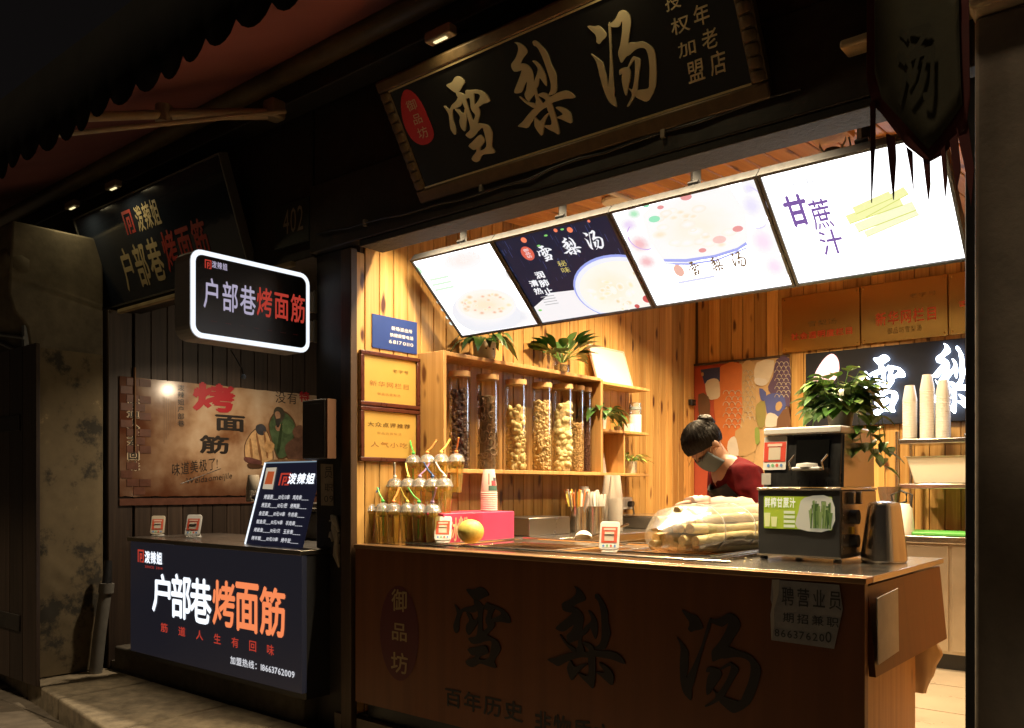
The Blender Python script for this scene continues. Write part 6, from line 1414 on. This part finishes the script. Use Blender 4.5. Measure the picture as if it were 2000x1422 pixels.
# mural
mu = T('wall_mural', 'parchment-coloured printed mural with red and black characters and seated diners', 'mural', (-5.4945, 3.45, 1.235), (0, 0, pi/2))
m = bpy.data.materials.new('parchment_print'); m.use_nodes = True; nt = m.node_tree; p = nt.nodes['Principled BSDF']; p.inputs['Roughness'].default_value = .22
tc = nn(nt, 'TexCoord'); nz = nn(nt, 'TexNoise'); nz.inputs['Scale'].default_value = 3.2; nz.inputs['Detail'].default_value = 7; nt.links.new(tc.outputs['Object'], nz.inputs['Vector'])
cr = nn(nt, 'ValToRGB'); e = cr.color_ramp.elements; e[0].position = .36; e[0].color = (.22, .10, .045, 1); e[1].position = .52; e[1].color = (.46, .30, .18, 1); q = e.new(.68); q.color = (.58, .44, .31, 1)
sx = nn(nt, 'SeparateXYZ'); nt.links.new(tc.outputs['Generated'], sx.inputs[0])
r1 = nn(nt, 'MapRange'); r1.inputs[1].default_value = .02; r1.inputs[2].default_value = .28; nt.links.new(sx.outputs[0], r1.inputs[0])
r2 = nn(nt, 'MapRange'); r2.inputs[1].default_value = -.02; r2.inputs[2].default_value = .22; nt.links.new(sx.outputs[2], r2.inputs[0])
mm = nn(nt, 'Math', operation='MULTIPLY'); nt.links.new(r1.outputs[0], mm.inputs[0]); nt.links.new(r2.outputs[0], mm.inputs[1])
n2 = nn(nt, 'Math', operation='MULTIPLY_ADD'); n2.inputs[1].default_value = .9; nt.links.new(nz.outputs['Fac'], n2.inputs[0]); n2.inputs[2].default_value = -.42
m3 = nn(nt, 'Math', operation='ADD', use_clamp=True); nt.links.new(mm.outputs[0], m3.inputs[0]); nt.links.new(n2.outputs[0], m3.inputs[1])
mxp = nn(nt, 'Mix', data_type='RGBA'); mxp.inputs[6].default_value = (.10, .032, .015, 1)     # burnt print border
nt.links.new(m3.outputs[0], mxp.inputs[0]); nt.links.new(nz.outputs['Fac'], cr.inputs[0]); nt.links.new(cr.outputs[0], mxp.inputs[7]); nt.links.new(mxp.outputs[2], p.inputs['Base Color']); p.inputs['Roughness'].default_value = .14
edge = []
for i in range(60): edge.append((-.83+i*2.02/59, .018+.008*noise.noise(Vector((i*.5, 0, 0)))))
for i in range(60): edge.append((1.19-i*2.02/59, .80+.006*noise.noise(Vector((i*.5, 5, 0)))))
B().plate(edge, -.006, -.0005).mk('sheet', m, mu)
B().box(-.83, -.005, -.04, 1.2, -.0008, .006).mk('lower_border', mt('mural_brick', (.13, .05, .03), .4, var=.3, vs=14), mu)
bkm = mt('mural_brick')
for j in range(14):
    for i in range(2):
        if random.random() < .55: B().box(-.825+i*.085+(.04 if j % 2 else 0), -.009, .03+j*.055, -.747+i*.085+(.04 if j % 2 else 0), -.0062, .078+j*.055).mk('brick', bkm, mu)
MR = mt('mural_red', (.42, .015, .025), .35); MK = mt('mural_black', (.022, .016, .013), .35); MC = mt('mural_cream', (.55, .42, .28), .4)
k_ = -.0075
txt(mu, 'character', '烤', (380, 747, 456, 805), k_, MR, .045); txt(mu, 'character', '面', (422, 810, 477, 843), k_, MK, .03); txt(mu, 'character', '筋', (391, 850, 446, 886), k_, MK, .03)
txt(mu, 'lettering', '泼辣姐户部巷', (347, 751, 360, 833), k_, MK, .01, vert=True); txt(mu, 'lettering', '筋道人生有回味', (250, 778, 271, 918), k_-.001, MK, .02, vert=True); txt(mu, 'lettering', '筋道人生有回味', (248.5, 777, 272.5, 919), k_, MC, .07, vert=True)
txt(mu, 'lettering', '没有', (538, 764, 580, 790), k_, MK, .0); txt(mu, 'lettering', '特', (585, 764, 604, 786), k_, MR, .03)
txt(mu, 'lettering', '味道美极了!', (334, 898, 424, 924), k_, MK, .0, slant=.15, rot=R(9)); txt(mu, 'lettering', 'Weidaomeijile', (361, 928, 452, 944), k_, MK, .0, slant=.25, rot=R(7))
B().tube([(P2(mu, 352, 945)[0], k_, P2(mu, 352, 945)[1]), (P2(mu, 430, 915)[0], k_, P2(mu, 430, 915)[1])], .002, 5).mk('flourish', MK, mu)
for i in range(6): shape(mu, 'print_line', [(320+i*4.4, 775+i*2), (321.2+i*4.4, 775+i*2), (321.2+i*4.4, 866-i*8), (320+i*4.4, 866-i*8)], k_, mt('mural_faint', (.20, .11, .06), .4))
fig = [('robe_print', [(479, 870), (492, 846), (508, 836), (522, 846), (532, 880), (528, 912), (500, 905), (482, 900)], (.62, .38, .18)), ('head_print', [(500, 832), (512, 828), (520, 838), (514, 850), (502, 846)], (.05, .05, .06)), ('sash_print', [(479, 892), (510, 900), (508, 908), (480, 902)], (.16, .06, .05)),
       ('robe_print', [(526, 830), (540, 806), (560, 808), (576, 830), (572, 860), (566, 885), (545, 895), (534, 868)], (.07, .11, .05)), ('head_print', [(534, 806), (540, 795), (552, 798), (556, 812), (548, 826), (538, 822)], (.07, .06, .04)), ('face_print', [(537, 806), (545, 804), (548, 814), (541, 820)], (.36, .20, .12)), ('hand_print', [(538, 832), (552, 828), (556, 838), (542, 842)], (.40, .22, .13)),
       ('robe_print', [(556, 876), (570, 858), (590, 852), (606, 860), (606, 905), (572, 905)], (.12, .06, .04)), ('head_print', [(572, 838), (588, 830), (594, 846), (582, 856), (574, 852)], (.16, .08, .05)), ('table_print', [(530, 898), (606, 900), (606, 915), (528, 912)], (.24, .13, .06))]
fig += [('fold_print', [(500, 850), (503, 850), (512, 896), (508, 898)], (.26, .12, .05)), ('fold_print', [(515, 846), (518, 848), (524, 890), (520, 890)], (.28, .13, .05)), ('fold_print', [(487, 862), (490, 858), (494, 890), (490, 892)], (.30, .15, .06)),
        ('fold_print', [(548, 830), (552, 832), (546, 880), (541, 880)], (.03, .05, .02)), ('sleeve_print', [(556, 818), (574, 832), (566, 848), (552, 842)], (.10, .16, .07)), ('beard_print', [(538, 820), (548, 818), (546, 832), (541, 834)], (.04, .035, .03)), ('sleeve_print', [(520, 860), (536, 868), (530, 884), (518, 880)], (.58, .33, .14)), ('stool_print', [(484, 906), (512, 908), (508, 914), (488, 914)], (.09, .04, .02))]
for i, (nm, pts, c) in enumerate([('outline_print', [(a+(a-sum(z[0] for z in P_)/len(P_))*.07, b+(b-sum(z[1] for z in P_)/len(P_))*.07) for a, b in P_], (.10, .045, .02)) for N_2, P_, c_ in fig[:9] if N_2 == 'robe_print']): shape(mu, nm, pts, k_+.0006, mt('mural_outline', c, .4), sm=3)
for i, (nm, pts, c) in enumerate(fig): shape(mu, nm, pts, k_-.0002*i, mt('mural_%d' % i, c, .4, var=.45, vs=18), sm=3)
cs = T('wall_spot', 'small white spot lamp on the inner side wall of the grill stall', 'lamp', (-3.545, 3.95, 2.20))
B().tube([(.01, 0, .04), (-.03, 0, .03)], .008, 8).mk('bracket', BLACK, cs)
B().tube([(-.03, 0, .03), (-.10, -.02, .0)], [.025, .04], 14).mk('shade', WHITE, cs, smooth=40)
B().ball((-.098, -.02, .0), .030, 12, 8).mk('bulb', em('spot_bulb', (1, .92, .8), 14), cs, smooth=60)
l = bpy.data.lights.new('glow', 'SPOT'); l.energy = 14; l.color = (1, .78, .52); l.spot_size = R(120); l.spot_blend = .8; l.shadow_soft_size = .03
lo = bpy.data.objects.new('glow', l); COL.objects.link(lo); lo.parent = cs; lo.location = (-.135, -.03, -.01); lo.rotation_euler = Vector((-1, -.35, -.42)).to_track_quat('-Z', 'Y').to_euler()
# ---------------------------------------------------------------- bits on the post
o = T('meter_box', 'flat dark meter box with orange edge fixed to the post', 'box', (-3.40, 2.535, 1.45))
a0 = PY(590, 783, 2.5); a1 = PY(638, 895, 2.5)
B().box(a0.x+3.40, -.035, a1.z-1.45, a1.x+3.40-.012, .024, a0.z-1.45).mk('case', mt('meter_dark', (.05, .042, .035), .5, var=.2), o, bevel=.006); B().box(-.05, .0245, .0, .05, .104, .10).mk('mounting_block', BLACK, o)
B().box(a1.x+3.40-.0118, -.03, a1.z-1.45, a1.x+3.40, .02, a0.z-1.45).mk('edge', mt('rust_edge', (.10, .042, .016), .6), o)
B().box(a0.x+3.42, -.038, a1.z-1.43, a1.x+3.37, -.0355, a0.z-1.47).mk('door', mt('meter_dark'), o, bevel=.003)
o = T('post_notice', 'narrow cream paper notice pasted on the dark post', 'notice', (-3.30, 2.638, 1.2))
q = [P2(o, x, y) for x, y in ((627, 906), (651, 907), (652, 988), (628, 987))]
B().plate(q, -.003, -.001).mk('sheet', mt('old_paper', (.42, .34, .25), .8, var=.2, vs=20), o)
for s_, b0 in (('员', (634, 912, 649, 934)), ('职', (634, 945, 650, 960)), ('09', (633, 968, 651, 981))): txt(o, 'lettering', s_, b0, -.004, mt('grey_print'), .0)
o = T('hanging_plastic_bag', 'twisted pale plastic bag tied to the post beside the counter', 'bag', PY(655, 1030, 2.62))
b = B()
b.tube([(0, 0, .05), (.015, -.01, .0), (.03, -.012, -.06), (.025, -.01, -.13), (.035, -.005, -.19)], [.02, .026, .016, .018, .004], 9)
b.tube([(-.02, 0, .02), (.0, -.02, .05), (.02, -.02, .045), (.045, -.01, -.02), (.04, -.012, -.08)], [.006, .012, .02, .01, .012], 9)
b.tube([(-.045, 0, -.05), (-.02, -.015, -.03), (.01, -.02, -.06)], [.004, .01, .01], 8)
b.v = [tuple(Vector(p)+.006*noise.noise_vector(Vector(p)*50)) for p in b.v]
b.mk('bag', mt('limp_plastic', (.42, .36, .28), .45, var=.2), o, smooth=70)
B().tube([(-.06, .012, .03), (.06, .012, .03)], .004, 6).mk('tie', mt('limp_plastic'), o)

# ---------------------------------------------------------------- ceiling fittings
p = PZ(1626, 262, 2.71)
o = T('security_camera', 'small black camera on a tan wooden block under the pine ceiling above the menus', 'camera', (p.x, p.y, 2.60))
B().box(-.07, -.05, .09, .07, .05, .19).mk('block', SHELFW, o, bevel=.004)
B().lathe([(.0001, 0), (.02, .003), (.032, .02), (.034, .04), (.030, .05), (.0001, .05)], 16).mk('housing', BLACK, o, smooth=40)
for s_ in (-1, 1): B().tube([(s_*.03, 0, .04), (s_*.05, 0, .07), (s_*.05, 0, .092)], .005, 8).mk('arm', mt('dull_alloy'), o, smooth=40)
B().tube([(.0, .02, .045), (.03, .04, .03), (.06, .03, .06), (.055, .02, .10)], .004, 8).mk('cable', BLACK, o, smooth=40)
a_, b_ = PZ(1168, 366, 2.772), PZ(1246, 396, 2.785)
o = T('ceiling_batten', 'slim unlit white batten fixed across the pine ceiling', 'light fitting', (a_+b_)/2)
d = (b_-a_)/2
B().tube([-d, d], .014, 8).mk('batten', mt('white_enamel'), o, smooth=40)
for k in (-1, 1): B().tube([d*k*.98, d*k*1.03], .018, 8).mk('end_cap', mt('dull_alloy'), o, smooth=40)
# loose cables on the timber front
o = T('loose_cable', 'loose black cable sagging along the timber beam under the signboard', 'cable', (-2.2, 2.595, 2.50))
B().tube([(-1.2+i*.12, -.002-.004*(i % 2), .05-.035*sin(pi*i/20)*(1 if i < 12 else .6)+.004*sin(i*2.1)) for i in range(21)], .005, 8).mk('cable', BLACK, o, smooth=40)
for i in (3, 9, 16): B().box(-1.2+i*.12-.008, -.012, .02, -1.2+i*.12+.008, .004, .05).mk('clip', mt('dull_alloy'), o)
